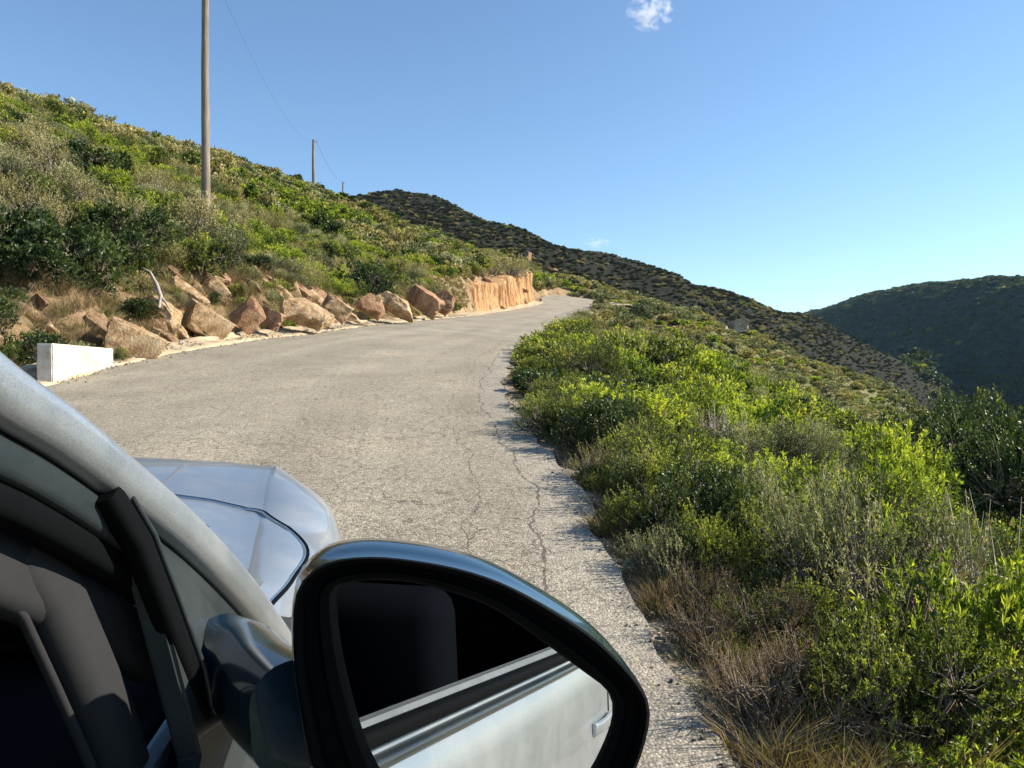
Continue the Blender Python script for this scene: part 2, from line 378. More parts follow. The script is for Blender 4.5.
# burnt hill behind
for px, py, y in ((330, 196, 250), (345, 193, 250), (362, 190, 250), (400, 189, 250), (430, 192, 250), (480, 207, 245), (520, 223, 243), (560, 240, 242), (620, 265, 250), (658, 281, 258),
                  (700, 286, 262), (740, 295, 268), (800, 314, 280), (850, 336, 290), (900, 358, 300), (938, 378, 306)): cp(px, py, y, -.8)
for px, py, y in ((345, 205, 170), (400, 230, 150), (450, 248, 150), (500, 262, 150), (540, 275, 150), (560, 262, 185), (480, 230, 200), (600, 283, 165), (640, 292, 165), (700, 300, 190),
                  (740, 312, 200), (790, 332, 215), (840, 352, 235), (880, 378, 245), (915, 400, 255), (944, 402, 285), (948, 420, 270)): cp(px, py, y, -.8)
for px, py, y in ((960, 432, 300), (985, 455, 300), (1030, 480, 300), (960, 418, 330), (1000, 440, 340), (975, 450, 270), (1010, 470, 255), (955, 440, 255)): cp(px, py, y, -4)
for px, py, y in ((860, 350, 318), (880, 366, 316), (905, 378, 316), (922, 392, 314), (940, 408, 316), (960, 430, 318), (985, 440, 320)): cp(px, py, y, -1)
CP += [(178, 352, -6), (165, 345, 3), (195, 375, -28), (150, 350, 8)]
CP += [(215, 320, -45), (225, 290, -48), (230, 340, -55), (130, 230, -18), (120, 180, -26), (150, 150, -40), (200, 200, -50), (100, 120, -26), (90, 80, -30), (-80, 300, 55), (-150, 250, 50), (-40, 350, 40), (20, 360, 28),
       (90, 350, 10), (150, 385, -12), (-250, 300, 50), (-200, 100, 42)]
CP += [(250, y, -55) for y in (100, 180, 260, 360, 460)] + [(180, 30, -52), (180, -60, -60), (140, 0, -48)] + [(150, 480, -50), (0, 480, -20), (-150, 450, 10)]
CP += [(330, 100, -45), (330, 300, -50), (330, -50, -50)]
CPa = np.array(CP)
# local c: smaller near the camera
_c = .8+.05*np.hypot(CPa[:, 0], CPa[:, 1])
A = np.sqrt(((CPa[:, None, :2]-CPa[None, :, :2])**2).sum(2)+_c[None]**2)
n_ = len(CPa)
Amat = np.zeros((n_+3, n_+3)); Amat[:n_, :n_] = A+np.eye(n_)*1e-3; Amat[:n_, n_] = 1; Amat[:n_, n_+1:] = CPa[:, :2]; Amat[n_, :n_] = 1; Amat[n_+1:, :n_] = CPa[:, :2].T
wts = np.linalg.solve(Amat, np.concatenate([CPa[:, 2], [0, 0, 0]]))
def rbf(x, y):
    shp = np.shape(x); x = np.ravel(x); y = np.ravel(y); o = np.empty(len(x))
    for a in range(0, len(x), 20000):
        X = x[a:a+20000, None]-CPa[None, :, 0]; Y = y[a:a+20000, None]-CPa[None, :, 1]
        o[a:a+20000] = np.sqrt(X*X+Y*Y+_c**2)@wts[:n_]+wts[n_]+wts[n_+1]*x[a:a+20000]+wts[n_+2]*y[a:a+20000]
    return o.reshape(shp)
def smooth(a, b, x): t = np.clip((x-a)/(b-a), 0, 1); return t*t*(3-2*t)
def far_hill(x, y):
    """long ridge across the valley, running away from the viewer; its near flank falls steeply to the left"""
    zc = np.interp(y, [-200, 250, 350, 450, 500, 560, 620, 680, 740, 800, 1000, 1300, 1900], [40, 52, 57, 62, 66, 73, 74, 73, 73, 76, 70, 60, 50])
    xc = np.interp(y, [-200, 250, 450, 560, 680, 800, 1000, 1900], [340, 310, 300, 297, 298, 312, 350, 500])
    xc = xc+18*fbm(y/130+x*0, y*0+.5, 3, 33)
    d = xc-x
    face = zc-.92*np.where(d > 0, np.sqrt(d*d+26**2)-26, 0)-.10*np.clip(-d, 0, None)
    ribs = 20*fbm(x/110, y/75, 4, 31)*smooth(14, 90, d) + 4*fbm(x/30, y/30, 3, 37)*smooth(-30, 30, d)
    back = -.2*np.clip(y-900, 0, None)*0
    return np.maximum(face+ribs+back, -75)
def terrain(x, y, detail=True):
    x = np.asarray(x, float); y = np.asarray(y, float)
    z = rbf(np.clip(x, -320, 345), np.clip(y, -110, 500))
    r = np.hypot(x, y)
    d, side, zr, s = road_frame(x, y)
    if detail:
        z = z + fbm(x/2.2, y/2.2, 4, 3)*.55*smooth(1.5, 6, d) + fbm(x/14, y/14, 3, 9)*smooth(10, 60, d)*2.2 + fbm(x/45, y/45, 4, 19)*smooth(60, 160, r)*6*smooth(0, 15, d)
    # lateral blend from the road edge outwards
    far = smooth(60, 105, y)
    dk = np.clip(d, 0, None)
    if detail:
        bz = np.where(side < 0, smooth(.8, 1.8, dk)*(1-smooth(3, 5, dk)), 0)*smooth(8, 13, y)*(1-smooth(60, 90, y))
        z = z+bz*(np.abs(fbm(x*.9+y*.3, y*.75-x*.2, 5, 41, .62))*1.1-.35+fbm(x*2.6, y*2.2, 3, 43)*.3)
    wl = smooth(.7, 2.0, dk); wr = smooth(.1, 1.6, dk)
    low = zr-.05-.02*smooth(20, 90, r)*4
    zl = low*(1-wl)+z*wl
    zrr = (low-.05*dk)*(1-wr)+z*wr
    z2 = np.where(side < 0, zl, zrr)
    z2 = np.where(d <= 0, low-.03, z2)
    # bank foot must not rise in front of the cut wall
    fh = far_hill(x, y)
    t = np.clip((y-300)/60, 0, 1)*0+1
    hi = np.where((x > 150) | (y > 420), np.maximum(z2, fh), z2)
    return hi

def axis(lo, hi, f):
    a = [0.0]
    while a[-1] < hi: a.append(a[-1]+f(a[-1]))
    b = [0.0]
    while b[-1] > lo: b.append(b[-1]-f(b[-1]))
    return np.array(b[::-1][:-1]+a)
fx = lambda v: .2+.022*max(0, abs(v)-11)
fy = lambda v: (.22+.006*max(0, v-15)+.016*max(0, v-110)) if v >= 0 else .3+.05*abs(v)
ax_, ay_ = axis(-900, 1500, fx), axis(-160, 1900, fy)
GX, GY = np.meshgrid(ax_, ay_)
GZ = terrain(GX, GY)
d_, side_, zr_, s_ = road_frame(GX, GY)
r_ = np.hypot(GX, GY)
hb = smooth(112, 140, GY+.0*GX)*(1-smooth(0, 30, GX-240))
spur_line = np.interp(GX, [-40, -20, 0, 18, 35, 47, 61, 81, 110], [100, 105, 112, 113, 124, 136, 148, 160, 175])
burnt = smooth(0, 6, GY-spur_line)
fh_ = far_hill(GX, GY)
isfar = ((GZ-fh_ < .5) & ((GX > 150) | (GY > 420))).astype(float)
burnt = burnt*(1-isfar)
lush = smooth(.55, .75, .5+fbm(GX/16, GY/16, 3, 77)+.25*smooth(0, 25, GX)*smooth(20, 60, GY))*(1-burnt)*(1-isfar)
bank = np.where((side_ < 0) & (d_ > 0), 1-smooth(2.4, 3.8, d_+fbm(GX/1.5, GY/1.5, 3, 5)*1.6), 0)*smooth(8, 12, GY)
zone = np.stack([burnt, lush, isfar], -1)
ny, nx = GX.shape
idx = np.arange(nx*ny).reshape(ny, nx)
Q = np.stack([idx[:-1, :-1], idx[:-1, 1:], idx[1:, 1:], idx[1:, :-1]], -1).reshape(-1, 4)
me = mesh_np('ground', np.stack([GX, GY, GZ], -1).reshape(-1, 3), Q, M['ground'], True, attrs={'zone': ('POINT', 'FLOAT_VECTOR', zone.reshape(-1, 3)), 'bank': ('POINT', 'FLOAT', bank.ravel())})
ground = tag(link('ground', me), kind='structure')

# road ribbon
def ribbon(name, A, B, mat, nu, za=0, zb=0, rough_edge=None, uvs=True, crown=0):
    n = len(A); us = np.linspace(0, 1, nu)
    V = A[:, None]*(1-us[None, :, None])+B[:, None]*us[None, :, None]
    V = V.copy()
    V[:, :, 2] += za*(1-us)+zb*us+crown*4*us*(1-us)
    seg = np.r_[0, np.cumsum(np.linalg.norm(np.diff(A[:, :2], axis=0), axis=1))]
    wdt = np.linalg.norm((B-A)[:, :2], axis=1)
    rd = np.zeros(V.shape); rd[:, :, 0] = us[None]*wdt[:, None]; rd[:, :, 1] = seg[:, None]
    idx = np.arange(n*nu).reshape(n, nu)
    Q = np.stack([idx[:-1, :-1], idx[1:, :-1], idx[1:, 1:], idx[:-1, 1:]], -1).reshape(-1, 4)
    return V, Q, rd
def resample(E, step):
    seg = np.r_[0, np.cumsum(np.linalg.norm(np.diff(E[:, :2], axis=0), axis=1))]
    return E, seg
# densify near the camera: sample index parameter finely
tt = np.concatenate([np.arange(0, 42, 1.0), np.arange(42, 150, .25), np.arange(150, len(RE)-1, .5)])
ii = np.arange(len(RE))
REd = np.stack([np.interp(tt, ii, RE[:, k]) for k in range(3)], 1)
LEd = np.stack([np.interp(tt, ii, LE[:, k]) for k in range(3)], 1)
# ragged right edge
tdir = np.gradient(REd[:, :2], axis=0); tdir /= np.linalg.norm(tdir, axis=1)[:, None]
nrm = np.stack([tdir[:, 1], -tdir[:, 0]], 1)
sR = np.r_[0, np.cumsum(np.linalg.norm(np.diff(REd[:, :2], axis=0), axis=1))]
rag = fbm(sR*1.1, sR*0+3, 4, 55)*.16+.15*smooth(3.0, 6.5, REd[:, 1])*(1-smooth(14, 24, REd[:, 1]))
REr = REd.copy(); REr[:, :2] += nrm*rag[:, None]
V, Q, rd = ribbon('road', REr, LEd, M['road'], 40, 0, 0, crown=.04)
# small settling of the surface
V[:, :, 2] += fbm(V[:, :, 0]/1.5, V[:, :, 1]/1.5, 3, 5)*.02
me = mesh_np('road', V.reshape(-1, 3), Q, M['road'], True, attrs={'rd': ('POINT', 'FLOAT_VECTOR', rd.reshape(-1, 3))})
tag(link('road', me), kind='structure')
# broken edge thickness (a few cm drop)
V2 = np.stack([REr+np.array([0, 0, .0]), REr+np.c_[nrm*.03, np.full(len(REr), -.09)]], 1); V2[:, 0, 2] = V[:, 0, 2]
# gravel verge on the right, beyond the broken edge
nv = 9; us = np.linspace(-.25, .85, nv)
VV = np.zeros((len(REd), nv, 3))
for k, u in enumerate(us):
    VV[:, k, :2] = REd[:, :2]+nrm*u
    VV[:, k, 2] = REd[:, 2]-.035-.12*max(u, 0)**1.3
VV[:, :, 2] += fbm(VV[:, :, 0]*2.2, VV[:, :, 1]*2.2, 3, 15)*.04
VV[:, 0, 2] -= .03; VV[:, -1, 2] -= .12
idx = np.arange(len(REd)*nv).reshape(-1, nv)
Q = np.stack([idx[:-1, :-1], idx[:-1, 1:], idx[1:, 1:], idx[1:, :-1]], -1).reshape(-1, 4)
tag(link('gravel_verge', mesh_np('gravel_verge', VV.reshape(-1, 3), Q, M['verge'], True)), kind='structure')
# pale cement gutter on the left
tdl = np.gradient(LEd[:, :2], axis=0); tdl /= np.linalg.norm(tdl, axis=1)[:, None]
nl = np.stack([-tdl[:, 1], tdl[:, 0]], 1)
sL = np.r_[0, np.cumsum(np.linalg.norm(np.diff(LEd[:, :2], axis=0), axis=1))]
sel = (LEd[:, 1] > 11.6) & (LEd[:, 1] < 78.2)
Ls = LEd[sel]; nls = nl[sel]; sLs = sL[sel]
prof = [(-.10, -.06), (-.09, .012), (.0, .03), (.28, .055), (.55, .10), (.62, .16), (.80, .18), (.98, .10), (1.05, -.2)]
VV = np.zeros((len(Ls), len(prof), 3))
wob = fbm(sLs*.9, sLs*0, 4, 66)*.35; wob2 = fbm(sLs*.5, sLs*0+5, 3, 68)*.5
for k, (u, h) in enumerate(prof):
    uu = u+(wob*.55 if k < 3 else (wob2 if k > 4 else wob*.3))
    VV[:, k, :2] = Ls[:, :2]+nls*np.reshape(uu, (-1, 1)); VV[:, k, 2] = Ls[:, 2]+h
VV[:, 2:, 2] += fbm(VV[:, 2:, 0]*1.7, VV[:, 2:, 1]*1.7, 4, 71)*.09
idx = np.arange(len(Ls)*len(prof)).reshape(-1, len(prof))
Q = np.stack([idx[:-1, :-1], idx[1:, :-1], idx[1:, 1:], idx[:-1, 1:]], -1).reshape(-1, 4)
tag(link('kerb', mesh_np('kerb', VV.reshape(-1, 3), Q, M['kerb'], True)), kind='structure')

# ------------------------------------------------------------------ rocks
from mathutils import noise as mn
def rock_mesh(name, seed, mat, sub=4, flat=.55, cuts=9, rough=.16, tall=1.0):
    rnd = random.Random(seed)
    bm = bmesh.new(); bmesh.ops.create_icosphere(bm, subdivisions=sub, radius=1)
    planes = []
    R0 = Euler((rnd.uniform(-.2, .2), rnd.uniform(-.15, .15), rnd.uniform(-.5, .5))).to_matrix()
    for ax3 in range(3):
        for sg in (1, -1):
            v = Vector((0, 0, 0)); v[ax3] = sg; v += Vector((rnd.gauss(0, .16), rnd.gauss(0, .16), rnd.gauss(0, .16)))
            planes.append((R0 @ v.normalized(), rnd.uniform(.48, .66)))
    for i in range(cuts-7):
        v = Vector((rnd.gauss(0, 1), rnd.gauss(0, 1), rnd.gauss(.2, .9))).normalized(); planes.append((v, rnd.uniform(.58, .82)))
    off = Vector((seed*3.7, seed*1.3, seed*.7))
    for v in bm.verts:
        p = v.co.copy()
        for n, dd in planes:
            k = p.dot(n)-dd
            if k > 0: p -= n*k*.98
        q = p+off
        p *= 1+rough*(mn.noise(q*1.6)+.5*mn.noise(q*3.4)+.35*mn.noise(q*8)+.3*mn.noise(q*15))
        v.co = Vector((p.x, p.y*.75, p.z*flat*tall))
    me = bpy.data.meshes.new(name); bm.to_mesh(me); bm.free(); me.materials.append(mat)
    me.polygons.foreach_set('use_smooth', np.ones(len(me.polygons), bool)); me.set_sharp_from_angle(angle=RAD(24))
    return me
rock_meshes = [rock_mesh('rock', 11+i, M['rock'] if i % 3 else M['rock_red'], flat=.7, cuts=15, rough=.15) for i in range(7)]
rock_g = rock_mesh('rock', 91, M['rock_grey'])
ROCKXY = []
def place_rock(me, x, y, z, sx, sy, sz, rot, label, group=None, name='rock'):
    o = link(name, me); o.location = (x, y, z); o.scale = (sx, sy, sz); o.rotation_euler = rot
    tag(o, label, 'rock', group); ROCKXY.append((x, y, max(sx, sy))); return o
# named boulders of the photograph: pixel centre, depth, half width px, half height px
BR = [
 (116, 332, 15.2, 34, 24, 'big tan boulder just behind the white block', 1),
 (62, 303, 17.0, 26, 15, 'flat ochre boulder above and left of the big tan boulder', 0),
 (28, 318, 15.5, 24, 18, 'reddish earth-stained rock left of the white block', 3),
 (108, 292, 19.0, 26, 13, 'slab rock resting on the bank above the big tan boulder', 2),
 (150, 306, 18.4, 24, 17, 'slanting brown rock right of the big tan boulder', 4),
 (178, 288, 20.5, 24, 13, 'pale rock wedged under the grey shrub on the bank', 5),
 (196, 312, 19.2, 26, 18, 'leaning ochre slab beside the bare white branch', 1),
 (240, 308, 20.3, 17, 18, 'upright cream block of rock, left one of the touching pair', 6),
 (262, 311, 21.2, 15, 15, 'upright cream block of rock, right one of the touching pair', 0),
 (301, 308, 23.2, 26, 16, 'wide tan rock right of the touching cream pair', 5),
 (333, 302, 26.5, 20, 12, 'low tan rock at the end of the near rock row', 2),
 (368, 302, 31, 17, 13, 'reddish rock leaning on the dark shrub by the gutter', 3),
 (393, 300, 34, 20, 12, 'dark-cracked rock at the middle of the left bank', 4),
 (422, 296, 40, 20, 16, 'brown ledge just before the orange rock cut', 0),
 (442, 298, 44, 14, 14, 'small brown ledge touching the orange rock cut', 3),
]
for k, (px, py, y, hw, hh, lab, mi) in enumerate(BR):
    x, yy, z = W(px, py, y); s = hw/F*y; h = hh/F*y
    place_rock(rock_meshes[mi], x, yy+.7, z-.14, s*1.3, s*1.3, h*1.75, (RAD(random.uniform(-15, 15)), RAD(random.uniform(22, 48)), RAD(random.uniform(-25, 25))), lab)
rr = random.Random(5)
k = 0
while k < 290:
    y = rr.uniform(11, 76); 
    if y > 46 and rr.random() < .6: continue
    xl = np.interp(y, LEd[:, 1], LEd[:, 0]); lat = rr.uniform(.9, 2.7); s = (.09+.42*rr.random()**1.6)*(1+(y > 30)*.4)
    x = xl-lat; z = float(terrain(np.array([x]), np.array([y]))[0])
    place_rock(rock_meshes[rr.randrange(7)], x, y, z+.12*s, s*rr.uniform(.9, 1.7), s, s*rr.uniform(.7, 1.3), (rr.uniform(-.3, .3), rr.uniform(.3, .9), rr.uniform(-.5, .5)),
               'small loose ochre stone lying on the rocky bank left of the road', 'loose stones on the left bank')
    k += 1
# the orange rock cut: a solid vertical-ribbed buttress
def rock_cut(name, t0, t1, h0, h1, off, thick, mat, label, seed=3, n=320):
    sel = [i for i in range(len(LEd)) if t0 <= LEd[i, 1] <= t1]
    P = LEd[sel]; nn = nl[sel]; s = np.r_[0, np.cumsum(np.linalg.norm(np.diff(P[:, :2], axis=0), axis=1))]
    u = np.linspace(0, s[-1], n); P = np.stack([np.interp(u, s, P[:, k]) for k in range(3)], 1); nn = np.stack([np.interp(u, s, nn[:, k]) for k in range(2)], 1)
    prof = [(0, -.4), (0, 0), (.03, .12), (.06, .25), (.1, .38), (.13, .5), (.17, .63), (.19, .76), (.21, .90), (.25, .975), (.42, 1.0), (1.1, 1.04), (1.8, 1.03), (thick, .95), (thick+.3, -.4)]
    V = np.zeros((n, len(prof), 3)); e = u/s[-1]
    h = h0+(h1-h0)*e+fbm(u*.35, u*0, 4, seed+2)*.5
    rib = np.abs(fbm(u*1.3, u*0, 5, seed, .7))*.75+np.floor(fbm(u*.5, u*0+2, 2, seed+6)*5)*.10
    taper = np.minimum(1, np.minimum(e*9, (1-e)*30)+.25)
    for k, (a, b) in enumerate(prof):
        w = off+a+ (rib*(.25+.75*min(1, b+.2)) if a < 1 else 0)+(1-taper)*.9*(1 if a < 1 else 0)
        w = w+fbm(u*3.5, u*0+b*4, 4, seed+8)*.2
        V[:, k, :2] = P[:, :2]+nn*np.reshape(w, (-1, 1)); V[:, k, 2] = P[:, 2]+h*b*(taper**.5 if b > 0 else 1)
    idx = np.arange(n*len(prof)).reshape(n, -1)
    Q = np.stack([idx[:-1, :-1], idx[1:, :-1], idx[1:, 1:], idx[:-1, 1:]], -1).reshape(-1, 4)
    me = mesh_np(name, V.reshape(-1, 3), Q, mat, False)
    o = tag(link(name, me), label, 'rock face'); return o
rock_cut('rock_cut', 55.0, 78.2, 2.25, 3.0, .72, 2.2, M['rock_cut'], 'sheer orange-brown rock cut ribbed from top to bottom beside the bend')
# reddish outcrops far up the burnt hill
for (px, py, y, hw, hh, lab) in ((552, 272, 150, 14, 9, 'reddish bare outcrop at the foot of the burnt hill, nearest the orange rock cut'), (573, 277, 152, 16, 6, 'low red-brown outcrop right of the reddish bare outcrop on the burnt hill'),
                            (528, 255, 160, 9, 8, 'pinkish bare patch of rock above the bend on the burnt hill'), (738, 322, 119, 20, 7, 'grey flat-topped outcrop on the crest of the green spur'), (722, 326, 116, 10, 6, 'small grey outcrop left of the flat-topped one on the spur')):
    x, yy, z = W(px, py, y); s = hw/F*y
    place_rock(rock_meshes[0] if y > 130 else rock_g, x, yy, z-.8, s, s*.8, hh/F*y*2.2, (0, RAD(12), random.random()*2), lab, name='rock_outcrop')

# white block at the start of the gutter
bm = bmesh.new()
b0 = Vector((-7.16, 12.0, 0)); b1 = Vector((-7.48, 14.45, 0)); dirv = (b1-b0).normalized(); nr = Vector((-dirv.y, dirv.x, 0))
vs = []
for zz in (-.5, .635):
    for p in (b0, b1):
        for w in (0, .235): q = p+nr*w; vs.append(bm.verts.new((q.x, q.y, zz+(.03 if p is b1 and zz > 0 else 0))))
for f in ((0, 1, 3, 2), (4, 6, 7, 5), (0, 4, 5, 1), (2, 3, 7, 6), (0, 2, 6, 4), (1, 5, 7, 3)): bm.faces.new([vs[i] for i in f])
bmesh.ops.bevel(bm, geom=bm.edges[:], offset=.018, segments=2, affect='EDGES')
bmesh.ops.subdivide_edges(bm, edges=[e for e in bm.edges if e.calc_length() > .3], cuts=10, use_grid_fill=True)
for v in bm.verts: v.co += Vector((1, .3, .5))*.012*mn.noise(v.co*5)
bmesh.ops.recalc_face_normals(bm, faces=bm.faces[:])
me = bpy.data.meshes.new('barrier_block'); bm.to_mesh(me); bm.free(); me.materials.append(M['block'])
tag(link('barrier_block', me), 'white-painted concrete barrier block at the left road edge', 'barrier')

# ------------------------------------------------------------------ utility poles and cables
def tube_np(P, R, n=8):
    P = np.asarray(P, float); R = np.asarray(R, float)
    T = np.gradient(P, axis=0); T /= np.linalg.norm(T, axis=1)[:, None]+1e-9
    ref = np.where(np.abs(T[:, 2:3]) > .9, np.array([[1., 0, 0]]), np.array([[0, 0, 1.]]))
    A1 = np.cross(T, ref); A1 /= np.linalg.norm(A1, axis=1)[:, None]+1e-9; B1 = np.cross(T, A1)
    a = np.linspace(0, 2*np.pi, n, endpoint=False)
    V = P[:, None]+R[:, None, None]*(np.cos(a)[None, :, None]*A1[:, None]+np.sin(a)[None, :, None]*B1[:, None])
    idx = np.arange(len(P)*n).reshape(len(P), n)
    Q = np.stack([idx[:-1], np.roll(idx[:-1], -1, 1), np.roll(idx[1:], -1, 1), idx[1:]], -1).reshape(-1, 4)
    return V.reshape(-1, 3), Q
def joinp(parts):
    Vs, Qs, o = [], [], 0
    for V, Q in parts: Vs.append(V); Qs.append(Q+o); o += len(V)
    return np.concatenate(Vs), np.concatenate(Qs)
poles = []
def pole(px, y, pytop, r, label, vis=True):
    x = (px-512)/F*y
    zt = (384-pytop)/F*y; zb = float(terrain(np.array([x]), np.array([y]))[0])-.4
    root = empty('utility_pole', (x, y, zb+.4)); tag(root, label, 'pole', 'wooden poles up the hillside')
    n = 26; zz = np.linspace(-.4, zt-zb-.4, n); t = np.linspace(0, 1, n)
    P = np.stack([.012*np.sin(t*7), .01*np.cos(t*5), zz], 1)
    V, Q = tube_np(P, r*(1-.28*t)*(1+.02*np.sin(t*31)), 16)
    capc = len(V); V = np.vstack([V, [[0, 0, zz[-1]+.02]]])
    top = np.arange(16)+16*(n-1)
    Qc = np.stack([top, np.roll(top, -1), np.full(16, capc), np.full(16, capc)], 1)
    me = mesh_np('shaft', V, Q, M['pole'], True); link('shaft', me, root)
    # metal cap, bracket and insulator at the very top
    V, Q = tube_np([(0, 0, zz[-1]-.03), (0, 0, zz[-1]+.02), (0, 0, zz[-1]+.03)], [r*.76, r*.76, .001], 16)
    link('cap', mesh_np('cap', V, Q, M['wire'], False), root)
    V, Q = tube_np([(r*.55, 0, zz[-1]-.3), (r*.55+.16, 0, zz[-1]-.3), (r*.55+.2, 0, zz[-1]-.26), (r*.55+.2, 0, zz[-1]-.12)], [.014]*4, 8)
    br_ = link('bracket', mesh_np('bracket', V, Q, M['wire'], True), root)
    V, Q = tube_np([(r*.55+.2, 0, zz[-1]-.16), (r*.55+.2, 0, zz[-1]-.14), (r*.55+.2, 0, zz[-1]-.07), (r*.55+.2, 0, zz[-1]-.03)], [.02, .05, .045, .004], 12)
    link('insulator', mesh_np('insulator', V, Q, M['wire'], True), root)
    poles.append((x+r*.55+.2, y, zb+.4+zz[-1]-.1)); return root
pole(205.5, 30, -30, .172, 'tall weathered wooden pole rising above the near shrubs')
pole(313.5, 88, 140, .20, 'small wooden pole on the hillside skyline, middle of the three')
pole(343, 150, 182, .19, 'tiny farthest pole beside the burnt hill')
def cable(a, b, sag, r, label):
    t = np.linspace(0, 1, 60); P = np.array(a)[None]*(1-t[:, None])+np.array(b)[None]*t[:, None]; P[:, 2] -= sag*4*t*(1-t)
    V, Q = tube_np(P, np.full(60, r), 6); tag(link('power_cable', mesh_np('power_cable', V, Q, M['wire'], True)), label, 'cable')
cable(poles[0], poles[1], 1.9, .005, 'thin black cable sagging from the tall near pole to the middle pole')
cable(poles[1], poles[2], 1.2, .014, 'thin black cable between the middle pole and the farthest pole')
cable(poles[0], (poles[0][0]+4.0, -22, poles[0][2]-2.5), 1.2, .014, 'thin black cable leading back from the tall near pole past the camera')
# ------------------------------------------------------------------ vegetation meshes
def unit(v): return v/(np.linalg.norm(v, axis=-1, keepdims=True)+1e-9)
def leaf_quads(P, D, L_, W_, rng, fold=.25, tint=None):
    """one kinked quad per leaf, at P along D"""
    n = len(P); D = unit(D)
    r = unit(rng.normal(size=(n, 3))); S_ = unit(np.cross(D, r)); U_ = np.cross(S_, D)
    L_ = np.reshape(L_, (-1, 1))*np.ones((n, 1)); W_ = np.reshape(W_, (-1, 1))*np.ones((n, 1))
    V = np.stack([P, P+D*L_*.5+S_*W_*.5+U_*W_*fold, P+D*L_-U_*L_*.12, P+D*L_*.5-S_*W_*.5+U_*W_*fold], 1).reshape(-1, 3)
    return V, np.arange(4*n).reshape(n, 4)
def shrub(seed, R=1., H=1., lobes=9, tips=500, lpt=14, leaf=(.045, .016), twig=.16, shell=.55, upr=.5, spiky=0., stems=8, twigs_on=True, flat=0., open_=.0, tint0=.35, bare=.0, mat='leaf_mastic', bark='bark', clump=.5):
    rng = np.random.default_rng(seed)
    # lobes
    th = rng.uniform(0, 2*np.pi, lobes); rr_ = R*np.sqrt(rng.uniform(0, 1, lobes))*.68
    LC = np.stack([np.cos(th)*rr_, np.sin(th)*rr_, H*rng.uniform(.34, .74, lobes)*(1-.35*(rr_/R)**2)], 1)
    LR = np.minimum(R, H)*rng.uniform(.26, .44, lobes); LT = rng.uniform(-.5, .5, lobes)
    li = rng.integers(0, lobes, tips*4)
    dd = unit(rng.normal(size=(tips*4, 3))+np.array([0, 0, .35]))
    rad = LR[li]*rng.uniform(shell, 1.12, tips*4)
    TP = LC[li]+dd*rad[:, None]*np.array([1.25, 1.25, 1.0])
    # noise gaps
    g = fbm(TP[:, 0]*2.2/R+TP[:, 2]*1.7/H, TP[:, 1]*2.2/R-TP[:, 2]*1.1/H, 3, seed)
    keep = (TP[:, 2] > .03*H) & (g > -.25+open_)
    for k in range(lobes):
        inside = np.linalg.norm((TP-LC[k])/np.array([1.25, 1.25, 1.]), axis=1) < LR[k]*shell*.9
        keep &= ~inside
    TP = TP[keep][:tips]; li = li[keep][:tips]; dd = dd[keep][:tips]; n = len(TP)
    out = unit(TP-np.array([0, 0, H*.15]))
    D = unit(out*.8+dd*.5+np.array([0, 0, upr])+rng.normal(size=(n, 3))*.35)
    tl = twig*rng.uniform(.6, 1.4, n)*(1+spiky*rng.random(n))
    B = TP-D*tl[:, None]
    # leaves along each twig
    t = rng.uniform(0, 1, (n, lpt)) ** .75
    LP = B[:, None]+D[:, None]*(t*tl[:, None])[..., None]
    Lf = unit(D[:, None]*.75+unit(rng.normal(size=(n, lpt, 3)))*.9+np.array([0, 0, .15]))
    sz = leaf[0]*rng.uniform(.7, 1.3, (n, lpt)); wd = leaf[1]*rng.uniform(.8, 1.25, (n, lpt))
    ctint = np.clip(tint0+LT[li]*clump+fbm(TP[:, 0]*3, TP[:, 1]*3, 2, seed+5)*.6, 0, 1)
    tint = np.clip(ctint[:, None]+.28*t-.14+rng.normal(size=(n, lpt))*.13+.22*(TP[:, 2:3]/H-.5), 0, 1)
    if bare > 0:
        km = rng.random((n, 1)) > bare; km = km & np.ones((n, lpt), bool)
    else: km = np.ones((n, lpt), bool)
    LV, LQ = leaf_quads(LP[km], Lf[km], sz[km], wd[km], rng)
    parts = []
    if stems:
        for k in range(max(stems, lobes) if lobes < 30 else stems):
            c = LC[k % lobes]; b = np.array([rng.normal()*.07*R, rng.normal()*.07*R, -.12]); m_ = (b+c)/2+rng.normal(size=3)*.08*R; m_[2] *= .9
            e = c+rng.normal(size=3)*.12*R
            tt_ = np.linspace(0, 1, 7)[:, None]
            P = b*(1-tt_)**2+2*m_*tt_*(1-tt_)+e*tt_**2
            parts.append(tube_np(P, np.linspace(.026, .007, 7)*R, 5))
        if twigs_on:
            # secondary limbs from lobe centres to twig bases, 3-sided
            sel = rng.random(n) < min(1, 260/n)
            for b_, d_, l_, k in zip(B[sel], D[sel], tl[sel], li[sel]):
                s0 = LC[k]*.75+b_*.25-np.array([0, 0, .06*H])
                mid = (s0+b_)/2+rng.normal(size=3)*.03
                parts.append(tube_np(np.array([s0, mid, b_, b_+d_*l_]), [.007*R, .005*R, .0035, .0015], 3))
    SV, SQ = joinp(parts) if parts else (None, None)
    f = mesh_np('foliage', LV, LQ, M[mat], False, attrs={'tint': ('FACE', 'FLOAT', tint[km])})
    s = mesh_np('branches', SV, SQ, M[bark], True) if parts else None
    return f, s
